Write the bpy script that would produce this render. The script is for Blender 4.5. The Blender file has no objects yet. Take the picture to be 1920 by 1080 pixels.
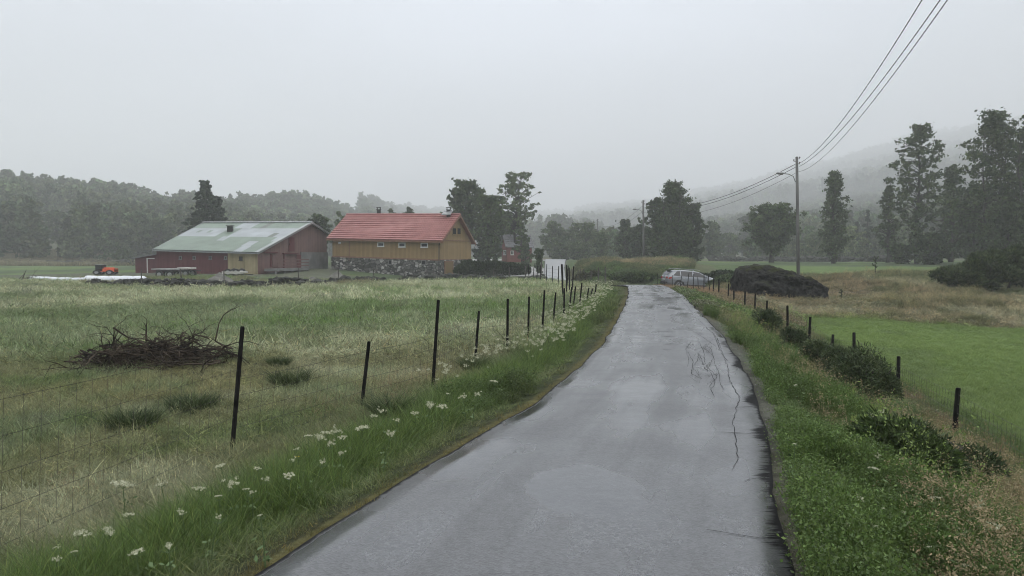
import bpy, bmesh, math, random
import numpy as np
from mathutils import Vector, Matrix
R = math.radians
scene = bpy.context.scene
col = scene.collection

# ------------------------------------------------------------------ camera
CAMZ, TILT, LENS = 1.65, math.atan(62/1424), 26.7
FPX = LENS/36*1920
cam_d = bpy.data.cameras.new('camera'); cam_d.lens = LENS; cam_d.sensor_width = 36
cam_d.clip_start = 0.05; cam_d.clip_end = 9000
cam = bpy.data.objects.new('camera', cam_d); col.objects.link(cam)
cam.location = (0, 0, CAMZ); cam.rotation_euler = (math.pi/2 - TILT, 0, 0)
scene.camera = cam

# ------------------------------------------------------------------ world, sun, exposure
scene.view_settings.view_transform = 'Standard'; scene.view_settings.look = 'None'
scene.view_settings.exposure = 0.95; scene.view_settings.gamma = 1.0
SUN_EL, SUN_ROT = R(48), R(150)
w = bpy.data.worlds.new('World'); scene.world = w; w.use_nodes = True
nt = w.node_tree; nt.nodes.clear(); N = nt.nodes.new; L = nt.links.new
out = N('ShaderNodeOutputWorld'); bg = N('ShaderNodeBackground'); bg.inputs['Strength'].default_value = 0.1
sky = N('ShaderNodeTexSky'); sky.sky_type = 'NISHITA'; sky.sun_disc = False
sky.sun_elevation = SUN_EL; sky.sun_rotation = SUN_ROT
tc = N('ShaderNodeTexCoord'); sep = N('ShaderNodeSeparateXYZ'); L(tc.outputs['Generated'], sep.inputs[0])
ramp = N('ShaderNodeValToRGB')                      # overcast cloud deck, brighter overhead
cr = ramp.color_ramp
cr.elements[0].position = 0.0; cr.elements[0].color = (4.15, 4.48, 5.08, 1)
cr.elements[1].position = 1.0; cr.elements[1].color = (12.4, 12.3, 12.0, 1)
e = cr.elements.new(0.14); e.color = (4.6, 4.95, 5.62, 1)
e = cr.elements.new(0.32); e.color = (5.65, 6.05, 6.95, 1)
L(sep.outputs['Z'], ramp.inputs[0])
mp = N('ShaderNodeMapping'); mp.inputs['Scale'].default_value = (1.6, 1.6, 4.2); L(tc.outputs['Generated'], mp.inputs[0])
nz = N('ShaderNodeTexNoise'); nz.inputs['Scale'].default_value = 1.5; nz.inputs['Detail'].default_value = 3.5
nz.inputs['Roughness'].default_value = 0.45; L(mp.outputs[0], nz.inputs['Vector'])
mr = N('ShaderNodeMapRange'); mr.inputs[1].default_value = 0.3; mr.inputs[2].default_value = 0.7
mr.inputs[3].default_value = 0.82; mr.inputs[4].default_value = 1.12; L(nz.outputs[0], mr.inputs[0])
vm = N('ShaderNodeVectorMath'); vm.operation = 'SCALE'; L(ramp.outputs[0], vm.inputs[0]); L(mr.outputs[0], vm.inputs['Scale'])
mx = N('ShaderNodeMix'); mx.data_type = 'RGBA'; mx.inputs[0].default_value = 0.96
L(sky.outputs[0], mx.inputs[6]); ax = N('ShaderNodeMath'); ax.operation = 'ABSOLUTE'; L(sep.outputs['X'], ax.inputs[0])       # deck a little thicker to both sides of the valley
side = N('ShaderNodeMapRange'); side.interpolation_type = 'SMOOTHSTEP'; side.inputs[1].default_value = .05; side.inputs[2].default_value = .65; side.inputs[3].default_value = 1.02; side.inputs[4].default_value = .86; L(ax.outputs[0], side.inputs[0])
vm2 = N('ShaderNodeVectorMath'); vm2.operation = 'SCALE'; L(vm.outputs[0], vm2.inputs[0]); L(side.outputs[0], vm2.inputs['Scale'])
L(vm2.outputs[0], mx.inputs[7]); L(mx.outputs[2], bg.inputs['Color']); L(bg.outputs[0], out.inputs[0])
sd = bpy.data.lights.new('sun', 'SUN'); sd.energy = 0.5; sd.angle = R(45); sd.color = (1, .97, .93)
sun = bpy.data.objects.new('sun', sd); col.objects.link(sun)
sun.rotation_euler = (math.pi/2 - SUN_EL, 0, math.pi - SUN_ROT)

scene.render.engine = 'CYCLES'
cy = scene.cycles; cy.use_denoising = True
cy.max_bounces = 7; cy.diffuse_bounces = 3; cy.glossy_bounces = 3; cy.transmission_bounces = 3
cy.volume_bounces = 4; cy.transparent_max_bounces = 6; cy.use_adaptive_sampling = True; cy.adaptive_threshold = 0.015
cy.sample_clamp_indirect = 6; cy.filter_width = 1.0

# ------------------------------------------------------------------ helpers: tagging, meshes, materials
def tag(o, label=None, cat=None, group=None, kind=None):
    for k, v in (('label', label), ('category', cat), ('group', group), ('kind', kind)):
        if v: o[k] = v
    return o
def empty(name, loc=(0, 0, 0), rz=0, **kw):
    o = bpy.data.objects.new(name, None); col.objects.link(o)
    o.location = loc; o.rotation_euler = (0, 0, rz); o.empty_display_size = .2
    return tag(o, **kw)
def link(name, me, mats=(), parent=None, **kw):
    for m in (mats if isinstance(mats, (list, tuple)) else [mats]): me.materials.append(m)
    o = bpy.data.objects.new(name, me); col.objects.link(o)
    if parent is not None: o.parent = parent
    return tag(o, **kw)
def npmesh(name, V, F, colors=None, smooth=False, midx=None):
    """V (n,3); F: (m,k) array, or list of such arrays"""
    V = np.asarray(V, np.float32); Fs = F if isinstance(F, list) else [F]
    Fs = [np.asarray(f, np.int32) for f in Fs if len(f)]
    me = bpy.data.meshes.new(name)
    lens = np.concatenate([np.full(len(f), f.shape[1], np.int32) for f in Fs])
    loops = np.concatenate([f.ravel() for f in Fs])
    me.vertices.add(len(V)); me.vertices.foreach_set('co', V.ravel())
    me.loops.add(len(loops)); me.loops.foreach_set('vertex_index', loops)
    me.polygons.add(len(lens)); st = np.concatenate([[0], np.cumsum(lens)[:-1]]).astype(np.int32)
    me.polygons.foreach_set('loop_start', st); me.polygons.foreach_set('loop_total', lens)
    if smooth: me.polygons.foreach_set('use_smooth', np.ones(len(lens), bool))
    if midx is not None: me.polygons.foreach_set('material_index', np.asarray(midx, np.int32))
    if colors is not None:
        for cn, c in (colors.items() if isinstance(colors, dict) else [('tint', colors)]):
            a = me.attributes.new(cn, 'FLOAT_COLOR', 'POINT')
            c4 = np.ones((len(V), 4), np.float32); c4[:, :3] = c; a.data.foreach_set('color', c4.ravel())
    me.update(calc_edges=True); me.validate()
    return me
class MB:
    """collects simple solids into one mesh"""
    def __init__(s): s.v = []; s.f = []
    def add(s, vs, fs):
        b = len(s.v); s.v += [tuple(map(float, p)) for p in vs]; s.f += [tuple(b+i for i in f) for f in fs]
    def box(s, o, x, y, z):                       # origin corner + three edge vectors
        o, x, y, z = map(Vector, (o, x, y, z))
        p = [o, o+x, o+x+y, o+y, o+z, o+x+z, o+x+y+z, o+y+z]
        fs = [(0, 3, 2, 1), (4, 5, 6, 7), (0, 1, 5, 4), (1, 2, 6, 5), (2, 3, 7, 6), (3, 0, 4, 7)]
        if x.cross(y).dot(z) < 0: fs = [f[::-1] for f in fs]
        s.add(p, fs)
    def cbox(s, c, sx, sy, sz, rz=0):
        ca, sa = math.cos(rz), math.sin(rz)
        X = Vector((ca*sx, sa*sx, 0)); Y = Vector((-sa*sy, ca*sy, 0)); Z = Vector((0, 0, sz))
        s.box(Vector(c)-X/2-Y/2-Z/2, X, Y, Z)
    def tube(s, pts, rad, n=6, cap=True):
        pts = [Vector(p) for p in pts]; rs = rad if isinstance(rad, (list, tuple)) else [rad]*len(pts)
        vs = []; up = None
        for i, p in enumerate(pts):
            d = (pts[min(i+1, len(pts)-1)] - pts[max(i-1, 0)]).normalized()
            if up is None: up = d.orthogonal().normalized()
            a = (up - d*up.dot(d)); a = a.normalized() if a.length > 1e-6 else d.orthogonal().normalized(); up = a
            b = d.cross(a)
            for k in range(n):
                t = 2*math.pi*k/n; vs.append(p + (a*math.cos(t) + b*math.sin(t))*rs[i])
        fs = []
        for i in range(len(pts)-1):
            for k in range(n):
                k2 = (k+1) % n; fs.append((i*n+k, i*n+k2, (i+1)*n+k2, (i+1)*n+k))
        if cap: fs.append(tuple(range(n))[::-1]); fs.append(tuple((len(pts)-1)*n+k for k in range(n)))
        s.add(vs, fs)
    def poly(s, pts, thick):                       # planar polygon given thickness vector
        pts = [Vector(p) for p in pts]; n = len(pts); t = Vector(thick)
        nrm = (pts[1]-pts[0]).cross(pts[2]-pts[0])
        if nrm.dot(t) < 0: pts = pts[::-1]
        vs = pts + [p+t for p in pts]
        fs = [tuple(range(n))[::-1], tuple(range(n, 2*n))] + [(i, (i+1) % n, n+(i+1) % n, n+i) for i in range(n)]
        s.add(vs, fs)
    def build(s, name, mat, parent=None, smooth=False, **kw):
        me = bpy.data.meshes.new(name); me.from_pydata(s.v, [], s.f); me.update()
        if smooth: me.polygons.foreach_set('use_smooth', [True]*len(me.polygons))
        return link(name, me, mat, parent, **kw)

def newmat(name):
    m = bpy.data.materials.new(name); m.use_nodes = True; t = m.node_tree; t.nodes.clear()
    o = t.nodes.new('ShaderNodeOutputMaterial'); return m, t, o
def mat_noise(name, c1, c2, scale=5, rough=.75, detail=4, bump=0., bscale=None, spec=.35, metal=0, stretch=None, lo=.35, hi=.65, coord='Object'):
    m, t, o = newmat(name); n = t.nodes.new; l = t.links.new
    b = n('ShaderNodeBsdfPrincipled'); b.inputs['Roughness'].default_value = rough; b.inputs['Metallic'].default_value = metal
    b.inputs['Specular IOR Level'].default_value = spec
    tcn = n('ShaderNodeTexCoord'); mpn = n('ShaderNodeMapping'); l(tcn.outputs[coord], mpn.inputs[0])
    if stretch: mpn.inputs['Scale'].default_value = stretch
    z = n('ShaderNodeTexNoise'); z.inputs['Scale'].default_value = scale; z.inputs['Detail'].default_value = detail; l(mpn.outputs[0], z.inputs['Vector'])
    rp = n('ShaderNodeValToRGB'); rp.color_ramp.elements[0].position = lo; rp.color_ramp.elements[1].position = hi
    rp.color_ramp.elements[0].color = (*c1, 1); rp.color_ramp.elements[1].color = (*c2, 1)
    l(z.outputs[0], rp.inputs[0]); l(rp.outputs[0], b.inputs['Base Color'])
    if bump:
        z2 = n('ShaderNodeTexNoise'); z2.inputs['Scale'].default_value = bscale or scale*3; z2.inputs['Detail'].default_value = 5; l(mpn.outputs[0], z2.inputs['Vector'])
        bm = n('ShaderNodeBump'); bm.inputs['Strength'].default_value = bump; bm.inputs['Distance'].default_value = .05
        l(z2.outputs[0], bm.inputs['Height']); l(bm.outputs[0], b.inputs['Normal'])
    l(b.outputs[0], o.inputs[0]); return m
def mat_leaf(name, c1, c2, scale=.6, trans=.3, attr=None, leaf=True):
    """foliage: two greens in clumps, light passes partly through the leaf; attr='INSTANCER' multiplies by per-plant tint"""
    m, t, o = newmat(name); n = t.nodes.new; l = t.links.new
    g = n('ShaderNodeNewGeometry'); z = n('ShaderNodeTexNoise'); z.inputs['Scale'].default_value = scale; z.inputs['Detail'].default_value = 3
    l(g.outputs['Position'], z.inputs['Vector'])
    rp = n('ShaderNodeValToRGB'); rp.color_ramp.elements[0].position = .36; rp.color_ramp.elements[1].position = .66
    rp.color_ramp.elements[0].color = (*c1, 1); rp.color_ramp.elements[1].color = (*c2, 1)
    l(z.outputs[0], rp.inputs[0]); cur = rp.outputs[0]
    if leaf:
        a2 = n('ShaderNodeAttribute'); a2.attribute_name = 'leafvar'
        v = n('ShaderNodeVectorMath'); v.operation = 'MULTIPLY'; l(cur, v.inputs[0]); l(a2.outputs['Color'], v.inputs[1]); cur = v.outputs[0]
    if attr:
        a = n('ShaderNodeAttribute'); a.attribute_name = 'tint'; a.attribute_type = attr
        v = n('ShaderNodeVectorMath'); v.operation = 'MULTIPLY'; l(cur, v.inputs[0]); l(a.outputs['Color'], v.inputs[1]); cur = v.outputs[0]
    d = n('ShaderNodeBsdfPrincipled'); d.inputs['Roughness'].default_value = .55; d.inputs['Specular IOR Level'].default_value = .3
    tr = n('ShaderNodeBsdfTranslucent'); ms = n('ShaderNodeMixShader'); ms.inputs[0].default_value = trans
    l(cur, d.inputs['Base Color']); l(cur, tr.inputs[0]); l(d.outputs[0], ms.inputs[1]); l(tr.outputs[0], ms.inputs[2]); l(ms.outputs[0], o.inputs[0])
    return m

# ------------------------------------------------------------------ picture <-> world
def ray(u, v):
    x = (np.asarray(u, float)-960)/FPX; y = (540-np.asarray(v, float))/FPX
    c, s = math.cos(TILT), math.sin(TILT)
    return x, c + y*s, -s + y*c
def pt(u, v, Y):
    x, yy, z = ray(u, v); k = Y/yy; return Vector((float(x*k), float(Y), float(CAMZ+z*k)))
def px_x(u, Y):
    return float((u-960)/FPX*Y)

# ------------------------------------------------------------------ value noise
def vnoise(x, y, s=1., seed=0):
    x = np.asarray(x, float)/s; y = np.asarray(y, float)/s
    xi = np.floor(x).astype(np.int64); yi = np.floor(y).astype(np.int64); fx = x-xi; fy = y-yi
    fx = fx*fx*(3-2*fx); fy = fy*fy*(3-2*fy)
    def h(a, b):
        n = (a*374761393 + b*668265263 + seed*1274126177) & 0x7fffffff
        n = ((n ^ (n >> 13))*1103515245) & 0x7fffffff
        return ((n ^ (n >> 16)) & 0xffff)/65535.
    return (h(xi, yi)*(1-fx)+h(xi+1, yi)*fx)*(1-fy) + (h(xi, yi+1)*(1-fx)+h(xi+1, yi+1)*fx)*fy
def fbm(x, y, s=1., seed=0, o=3):
    r = 0; a = .5; t = 0
    for i in range(o): r = r + a*vnoise(x, y, s/2**i, seed+i*7); t += a; a *= .5
    return r/t
def sstep(x, a, b):
    t = np.clip((np.asarray(x, float)-a)/(b-a), 0, 1); return t*t*(3-2*t)

# ------------------------------------------------------------------ road plan
LY = [-60, -8, 0, 3.9, 5.1, 6.07, 7.2, 8.3, 10.8, 14, 17.8, 23, 30.5, 40.5, 50, 60, 75, 90, 120, 150, 165]
LX = [-14, -4.6, -2.45, -1.3, -.93, -.55, -.23, .23, .91, 1.68, 2.4, 3.36, 4.67, 6.2, 6.2, 5.2, 4.3, 3.92, 5.1, 6.5, 7.2]
RY = [-60, -8, 0, 3.9, 4.68, 5.84, 7.78, 9.3, 11.9, 16, 22, 30.5, 39.8, 50, 60, 75, 90, 120, 150, 165]
RX = [-11, -1.2, .62, 1.41, 1.65, 2.02, 2.6, 3.0, 3.6, 4.38, 5.43, 6.95, 8.15, 8.9, 7.9, 6.9, 6.4, 8.3, 10.6, 11.8]
ZY = [-60, 0, 20, 34, 38, 42, 46, 50, 60, 75, 90, 110, 130, 150, 165, 200]
ZZ = [0, 0, 0, 0, 0, -.03, -.17, -.38, -.8, -1.2, -1.3, -.7, .0, .6, .75, .8]
def smooth1(ys, xs):
    yy = np.linspace(-60, 200, 1041); f = np.interp(yy, ys, xs); k = np.hanning(13); k /= k.sum()
    g = np.convolve(np.pad(f, 6, mode='edge'), k, 'valid'); return yy, g
_ly, _lx = smooth1(LY, LX); _ry, _rx = smooth1(RY, RX); _zy, _zz = smooth1(ZY, ZZ)
def XL(y): return np.interp(y, _ly, _lx)
def XR(y): return np.interp(y, _ry, _rx)
def ZR(y): return np.interp(y, _zy, _zz)
_cy = np.linspace(-60, 165, 451); _cx = (XL(_cy)+XR(_cy))/2; _cw = (XR(_cy)-XL(_cy))/2
_ct = np.gradient(_cx, _cy)
def road_dist(x, y):
    """distance outside the road's left (dl) and right (dr) edge, along the perpendicular"""
    yc = np.clip(y, -60, 165); sl = 1/np.sqrt(1+np.interp(yc, _cy, _ct)**2)
    return (XL(yc)-x)*sl, (x-XR(yc))*sl

# ------------------------------------------------------------------ ground heights
CP = []
def cp(X, Y, Z): CP.append((X, Y, Z))
def cpx(u, v, Y): p = pt(u, v, Y); CP.append((p.x, p.y, p.z))
for y in (0, 8, 16, 24, 32, 40): cp((XL(y)+XR(y))/2, y, 0.)
for y in (50, 60, 75, 90, 110, 130, 150): cp((XL(y)+XR(y))/2, y, float(ZR(y)))
for y in (-5, 2, 5, 8, 12, 16, 22, 30, 38): cp(float(XL(y))-1.9, y, -.33 if y < 30 else -.25)
for X, Y in ((-6, 4), (-12, 8), (-25, 12), (-8, 14), (-18, 20), (-35, 25), (-5, 25), (-12, 34), (-28, 36), (-45, 35), (0, 36), (-60, 20)): cp(X, Y, -.4)
cpx(300, 545, 45); cpx(60, 528, 50); cpx(700, 535, 52); cpx(860, 526, 58); cpx(1018, 525, 62); cp(3.2, 50, -.42)
cp(-28, 53, -.75); cp(-10, 66, -1.0); cp(-2, 74, -1.25); cp(-45, 56, -.7)
cpx(822, 523, 85); cpx(640, 505, 90); cpx(560, 505, 86); cpx(400, 518, 72); cpx(290, 518, 78); cpx(100, 516, 85); cpx(0, 516, 90)
cpx(0, 494, 190); cpx(240, 499, 180); cpx(920, 492, 112); cpx(970, 489, 132); cpx(980, 512, 92)
for u in (1100, 1180): cpx(u, 488, 84)
cpx(1260, 490, 82); cpx(1140, 534, 66); cpx(1200, 536, 64); cpx(1080, 520, 74)
cp(11, 56, -.8); cp(15, 59, -.95); cp(20, 60, -1.1)
for y in (-5, 2, 6, 10, 15, 20): cp(float(XR(y))+.9, y, -.16); cp(float(XR(y))+3.1, y, -1.3)
for y in (26, 33): cp(float(XR(y))+1.0, y, -.16-.02*(y-26)); cp(float(XR(y))+3.0, y, -1.05)
cp(9.3, 40, -.40); cp(11.5, 44, -.75); cp(10, 48, -.65)
cp(14, 12, -1.5); cp(24, 14, -1.5); cp(14, 22, -1.35); cp(30, 25, -1.3); cpx(1500, 598, 33); cpx(1700, 603, 32); cpx(1900, 632, 27)
cpx(1470, 565, 41); cpx(1550, 566, 40); cpx(1400, 556, 42); cpx(1700, 556, 46); cpx(1850, 545, 49); cpx(1497, 513, 60); cpx(1650, 516, 62); cpx(1760, 512, 66)
cpx(1350, 514, 78); cpx(1600, 498, 100); cpx(1400, 492, 150); cpx(1600, 491, 150); cpx(1850, 491, 105); cpx(2100, 500, 90); cpx(1300, 492, 150)
cpx(1960, 508, 58); cpx(1150, 484, 130); cp(60, 40, -.3); cp(80, 10, -.8)
for X, Y in ((-150, 0), (-150, 120), (-90, 220), (0, 230), (60, 230), (150, 200), (150, 60), (100, -60), (-100, -60), (0, -60), (0, -20)): cp(X, Y, -.3 if Y < 100 else 1.0)
CP = np.array(CP); _P = CP[:, :2]; _d = np.hypot(_P[:, None, 0]-_P[None, :, 0], _P[:, None, 1]-_P[None, :, 1])
_W = np.linalg.solve(_d + np.eye(len(_P))*-.6, CP[:, 2]-CP[:, 2].mean())
def rbf(x, y):
    o = np.empty(len(x))
    for i in range(0, len(x), 20000):
        a = x[i:i+20000, None]-_P[:, 0]; b = y[i:i+20000, None]-_P[:, 1]; o[i:i+20000] = np.sqrt(a*a+b*b) @ _W
    return o + CP[:, 2].mean()
# far hills: by picture column u -> start radius, crest radius, ground height of the crest
HU = np.array([-2500, -900, -200, 0, 150, 300, 420, 480, 560, 640, 700, 800, 950, 1080, 1200, 1330, 1420, 1500, 1640, 1800, 2000, 2500, 3500.])
HR0 = np.array([300, 230, 215, 205, 205, 215, 230, 260, 290, 310, 420, 600, 600, 480, 400, 330, 300, 290, 270, 240, 220, 230, 300.])
HR1 = np.array([600, 430, 400, 400, 410, 420, 430, 500, 540, 560, 900, 1700, 2300, 2400, 2500, 2500, 2500, 2500, 2500, 2500, 2500, 2500, 2500.])
HZ = np.array([24, 26, 25, 26, 25, 21, 20, 26, 31, 24, 46, 84, 108, 120, 150, 188, 215, 248, 295, 335, 365, 385, 370.])
def hills(x, y):
    r = np.hypot(x, y); az = np.arctan2(x, y); u = np.where(np.abs(az) < 1.45, 960+FPX*np.tan(np.clip(az, -1.45, 1.45)), np.sign(az)*3500)
    u = np.clip(u, -2500, 3500); r0 = np.interp(u, HU, HR0); r1 = np.interp(u, HU, HR1); hz = np.interp(u, HU, HZ)
    t = np.clip((r-r0)/(r1-r0), 0, 1); t = np.where(u > 760, t**1.28, t**1.15)
    t = np.where(r > r1, np.clip(1-(r-r1)/1500, .4, 1), t)
    hz = hz*(1+.16*(fbm(x, y, 130, 5)-.5))
    return np.where(y > 60, hz*t, hz*.3*t)
def ground_z(x, y, micro=True):
    x = np.atleast_1d(np.asarray(x, float)); y = np.atleast_1d(np.asarray(y, float)); sh = x.shape; x = x.ravel(); y = y.ravel()
    r = np.hypot(x, y); k = np.minimum(1, 240/np.maximum(r, 1e-6)); z = rbf(x*k, y*k)
    dl, dr = road_dist(x, y); d = np.maximum(dl, dr)
    a = sstep(d, .3, 2.5)
    if micro:
        z = z + a*((fbm(x, y, 5.5, 3)-.5)*.22 + (fbm(x, y, 1.3, 9, 2)-.5)*.07*np.exp(-r/60))
        rough = a*sstep(x, 12, 16)*sstep(y, 27, 34)*(1-sstep(y, 58, 66))
        z = z + rough*((fbm(x*.6, y, 2.6, 21)-.45)*.6)
        # mown hay lies in low rows across the far part of the field
        row = a*sstep(-x, -1, 4)*sstep(y, 16, 26)*(1-sstep(y, 60, 66)); z = z + row*(fbm(x*.3+y*.1, y, 2.4, 31, 2)-.5)*.26
    tt = sstep(d, .05, .75); inr = (y > -58) & (y < 168)
    zr = ZR(np.clip(y, -60, 200)) - .035 - .0012*np.maximum(y, 0)*(d < .3)
    z = np.where(inr, zr*(1-tt)+z*tt, z)
    z = z + sstep(y, 66, 74)*(1-sstep(y, 90, 100))*sstep(x, 5, 9)*(1-sstep(x, 24, 34))*a*((fbm(x, y, 4.5, 71)-.5)*.9 if micro else 0)
    z = z + hills(x, y)
    return z.reshape(sh)
def gz(x, y): return float(ground_z(x, y)[0])
_my = np.concatenate([np.linspace(2, 60, 500), np.linspace(60, 400, 600)[1:], np.linspace(400, 1500, 300)[1:]])
def hit(u, v):
    """where the line of sight through (u, v) meets the ground"""
    x, yy, z = ray(u, v); k = _my/float(yy); xs = float(x)*k; zs = CAMZ+float(z)*k
    g = ground_z(xs, _my); b = np.nonzero(zs < g)[0]
    if len(b) == 0: return None
    i = b[0]
    if i == 0: return Vector((xs[0], _my[0], g[0]))
    f0 = zs[i-1]-g[i-1]; f1 = zs[i]-g[i]; t = f0/(f0-f1); Y = _my[i-1]+t*(_my[i]-_my[i-1]); X = float(x)/float(yy)*Y
    return Vector((X, Y, gz(X, Y)))

# ------------------------------------------------------------------ ground colours (what grows where)
C = dict(moss=(.12,.108,.04), verge=(.082,.13,.038), verge2=(.064,.108,.032), olive=(.128,.142,.074), gold=(.15,.14,.066), pale=(.30,.32,.235),
         green=(.10,.142,.07), lush=(.15,.222,.072), tan=(.205,.195,.125), rust=(.17,.135,.088), gravel=(.15,.145,.135), dark=(.03,.03,.02), yard=(.16,.155,.13))
C = {k: np.array(v) for k, v in C.items()}
def rf_edge(x, y):  # >0: inside the smooth green field on the right
    far = np.interp(x, [6, 12, 15, 19, 24, 40], [24, 33, 33, 31.5, 26.5, 22.])
    return far - y
def zone(x, y):
    """tint (n,3) of the plants / soil at each point"""
    x = np.asarray(x, float); y = np.asarray(y, float); dl, dr = road_dist(x, y)
    n1 = fbm(x, y, 4.5, 1); n2 = fbm(x, y, 1.4, 2); n3 = fbm(x, y, 12, 4); n4 = fbm(x*.35, y, 2.0, 6)
    def mix(a, b, t): t = np.clip(t, 0, 1)[:, None]; return a*(1-t)+b*t
    o = np.ones((len(x), 3))
    r = np.hypot(x, y)
    # left field
    f = mix(C['olive']*o, C['gold'], sstep(n1, .52, .68)*(1-sstep(y, 10, 16))*.7); f = mix(f, C['pale']*.62, sstep(n2, .56, .68)*.55)
    f = mix(f, C['green'], sstep(n2, .45, .6)*.7); f = mix(f, C['pale']*.9, sstep(fbm(x*.6, y, 1.9, 27), .54, .64)*.55)
    f = mix(f, C['pale'], sstep(y, 6, 22)*(.15+.85*sstep(n4, .40, .56)))
    f = mix(f, C['green']*.9, sstep(n3, .56, .64)*.7); f = mix(f, C['verge2'], sstep(fbm(x*.5, y, 1.3, 14), .6, .7)*.6)
    f = mix(f, C['verge2']*1.3, sstep(n4, .63, .72)*sstep(y, 14, 20)*.8)
    f = mix(f, C['gravel']*.55, sstep(n2, .72, .8)*.6)
    c = f
    # left verge
    c = mix(c, C['tan']*.75, (1-sstep(np.abs(dl-2.1), .2, .8))*sstep(n2, .45, .65)*.45)
    c = mix(c, C['verge'], 1-sstep(dl+(n2-.5)*.9, 1.1, 1.9))
    c = mix(c, C['gold']*.8, (1-sstep(dl+(n2-.5)*.3, .12, .30))*.8); c = mix(c, C['olive']*.8, (1-sstep(dl+(n2-.5)*.6, .35, .75))*.6)
    c = mix(c, C['moss'], (1-sstep(dl, .06, .22)))
    # right side
    rg = dr > -.5
    v = mix(C['verge']*o, C['verge2'], sstep(n2, .4, .6))
    v = mix(v, C['olive'], sstep(n1, .6, .75)*.35)
    v = mix(v, C['rust'], sstep(dr+(n1-.5)*2.4, 2.3, 3.1)*(1-sstep(dr, 3.9, 4.4))*.75*sstep(n2, .42, .6))
    v = mix(v, C['rust'], sstep(dr, 1.0, 1.8)*sstep(y, 26, 34)*(1-sstep(y, 50, 56))*.85)
    lus = mix(C['lush']*o, C['lush']*1.18, sstep(n3, .4, .6)); lus = mix(lus, C['green'], sstep(n2, .6, .75)*.35)
    v = mix(v, lus, sstep(dr+(n2-.5)*.5, 4.0, 4.5))
    tn = mix(C['tan']*.9*o, C['olive']*.9, sstep(n2, .38, .58)*.9); tn = mix(tn, C['pale'], sstep(n1, .6, .7)*.4); tn = mix(tn, C['green'], sstep(n1, .3, .45)*0+sstep(n3, .55, .62)*.5); tn = mix(tn, C['rust'], sstep(fbm(x, y, 7, 88), .58, .68)*.4)
    e = rf_edge(x, y)+(n2-.5)*1.2
    v = mix(v, tn, sstep(-e, -.2, .3)*sstep(dr+(n1-.5)*1.5, 3.4, 4.6))
    v = mix(v, C['gravel']*.8, (1-sstep(dr+(n2-.5)*.6, .10, .5))*.85); v = mix(v, C['tan']*.6, (1-sstep(dr, .4, .9))*sstep(n1, .5, .62)*.35)
    c = np.where(rg[:, None], v, c)
    # beyond the crest
    far = sstep(y, 66, 74)
    g2 = mix(C['lush']*1.0*o, C['green'], sstep(n3, .45, .65))
    g2 = mix(g2, C['tan']*.8, (1-sstep(np.abs(y-170), 6, 14))*.7)
    rstrip = (x > 12) & (y > 60); edge2 = np.interp(x, [12, 22, 26, 40, 60, 100], [66, 66, 60, 66, 84, 90])
    c = np.where(rstrip[:, None], mix(tn, g2, sstep(y-edge2+(n2-.5)*4, -1, 2)), c)
    bank = mix(C['green']*.8*o, C['verge2'], sstep(n2, .4, .6)); bank = mix(bank, C['tan']*.95, sstep(y+(n2-.5)*9, 79, 84)*.8); bank = mix(bank, C['olive'], sstep(n1, .5, .65)*.7)
    c = np.where(((x > 6) & (x < 22) & (y > 60) & (y < 92) & (dr > 0) & ((x < 18) | (y < 84)))[:, None], bank, c)
    ydl = (dl > 0) & (y > 57)
    lawn = mix(C['green']*o, C['verge'], sstep(n1, .4, .6)); lawn = mix(lawn, C['tan'], sstep(n2, .5, .7)*.5*(1-sstep(y, 78, 86)))
    u = 960+FPX*x/np.maximum(y, 1)
    c = np.where(ydl[:, None], lawn, c)
    c = np.where((ydl & (u < 640) & (y > 74) & (y < 110))[:, None], mix(lawn, C['yard'], np.ones(len(x))*.6), c)
    c = np.where((ydl & (u < 330) & (y > 90))[:, None], mix(C['lush']*1.05*o, C['green'], sstep(n3, .4, .7)), c)
    # hills: rough pasture under the trees
    hil = mix(C['verge2']*o, C['olive'], sstep(n3, .3, .7))
    c = mix(c, hil, sstep(r, 205, 225))
    mead = ((u > 60) & (u < 150) & (r > 225) & (r < 330)) | ((u > 1325) & (u < 1400) & (r > 200) & (r < 420)) | ((u > 1060) & (u < 1110) & (r > 200) & (r < 420))
    c = np.where(mead[:, None], C['pale']*1.0, c)
    return c

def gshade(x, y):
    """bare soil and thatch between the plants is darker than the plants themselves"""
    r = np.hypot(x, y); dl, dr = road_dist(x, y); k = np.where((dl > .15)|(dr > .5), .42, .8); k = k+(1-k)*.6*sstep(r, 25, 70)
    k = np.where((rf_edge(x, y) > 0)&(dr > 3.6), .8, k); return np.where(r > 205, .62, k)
# ------------------------------------------------------------------ ground sheet (rings round the viewpoint, out to the horizon)
m_ground, t, o = newmat('turf_and_soil'); n = t.nodes.new; l = t.links.new
at = n('ShaderNodeAttribute'); at.attribute_name = 'tint'; g = n('ShaderNodeNewGeometry')
z1 = n('ShaderNodeTexNoise'); z1.inputs['Scale'].default_value = 9; z1.inputs['Detail'].default_value = 6; z1.inputs['Roughness'].default_value = .65; l(g.outputs['Position'], z1.inputs['Vector'])
mr = n('ShaderNodeMapRange'); mr.inputs[1].default_value = .3; mr.inputs[2].default_value = .7; mr.inputs[3].default_value = .5; mr.inputs[4].default_value = 1.25; l(z1.outputs[0], mr.inputs[0])
z2 = n('ShaderNodeTexNoise'); z2.inputs['Scale'].default_value = .9; z2.inputs['Detail'].default_value = 5; l(g.outputs['Position'], z2.inputs['Vector'])
mr2 = n('ShaderNodeMapRange'); mr2.inputs[1].default_value = .3; mr2.inputs[2].default_value = .7; mr2.inputs[3].default_value = .8; mr2.inputs[4].default_value = 1.15; l(z2.outputs[0], mr2.inputs[0])
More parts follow.
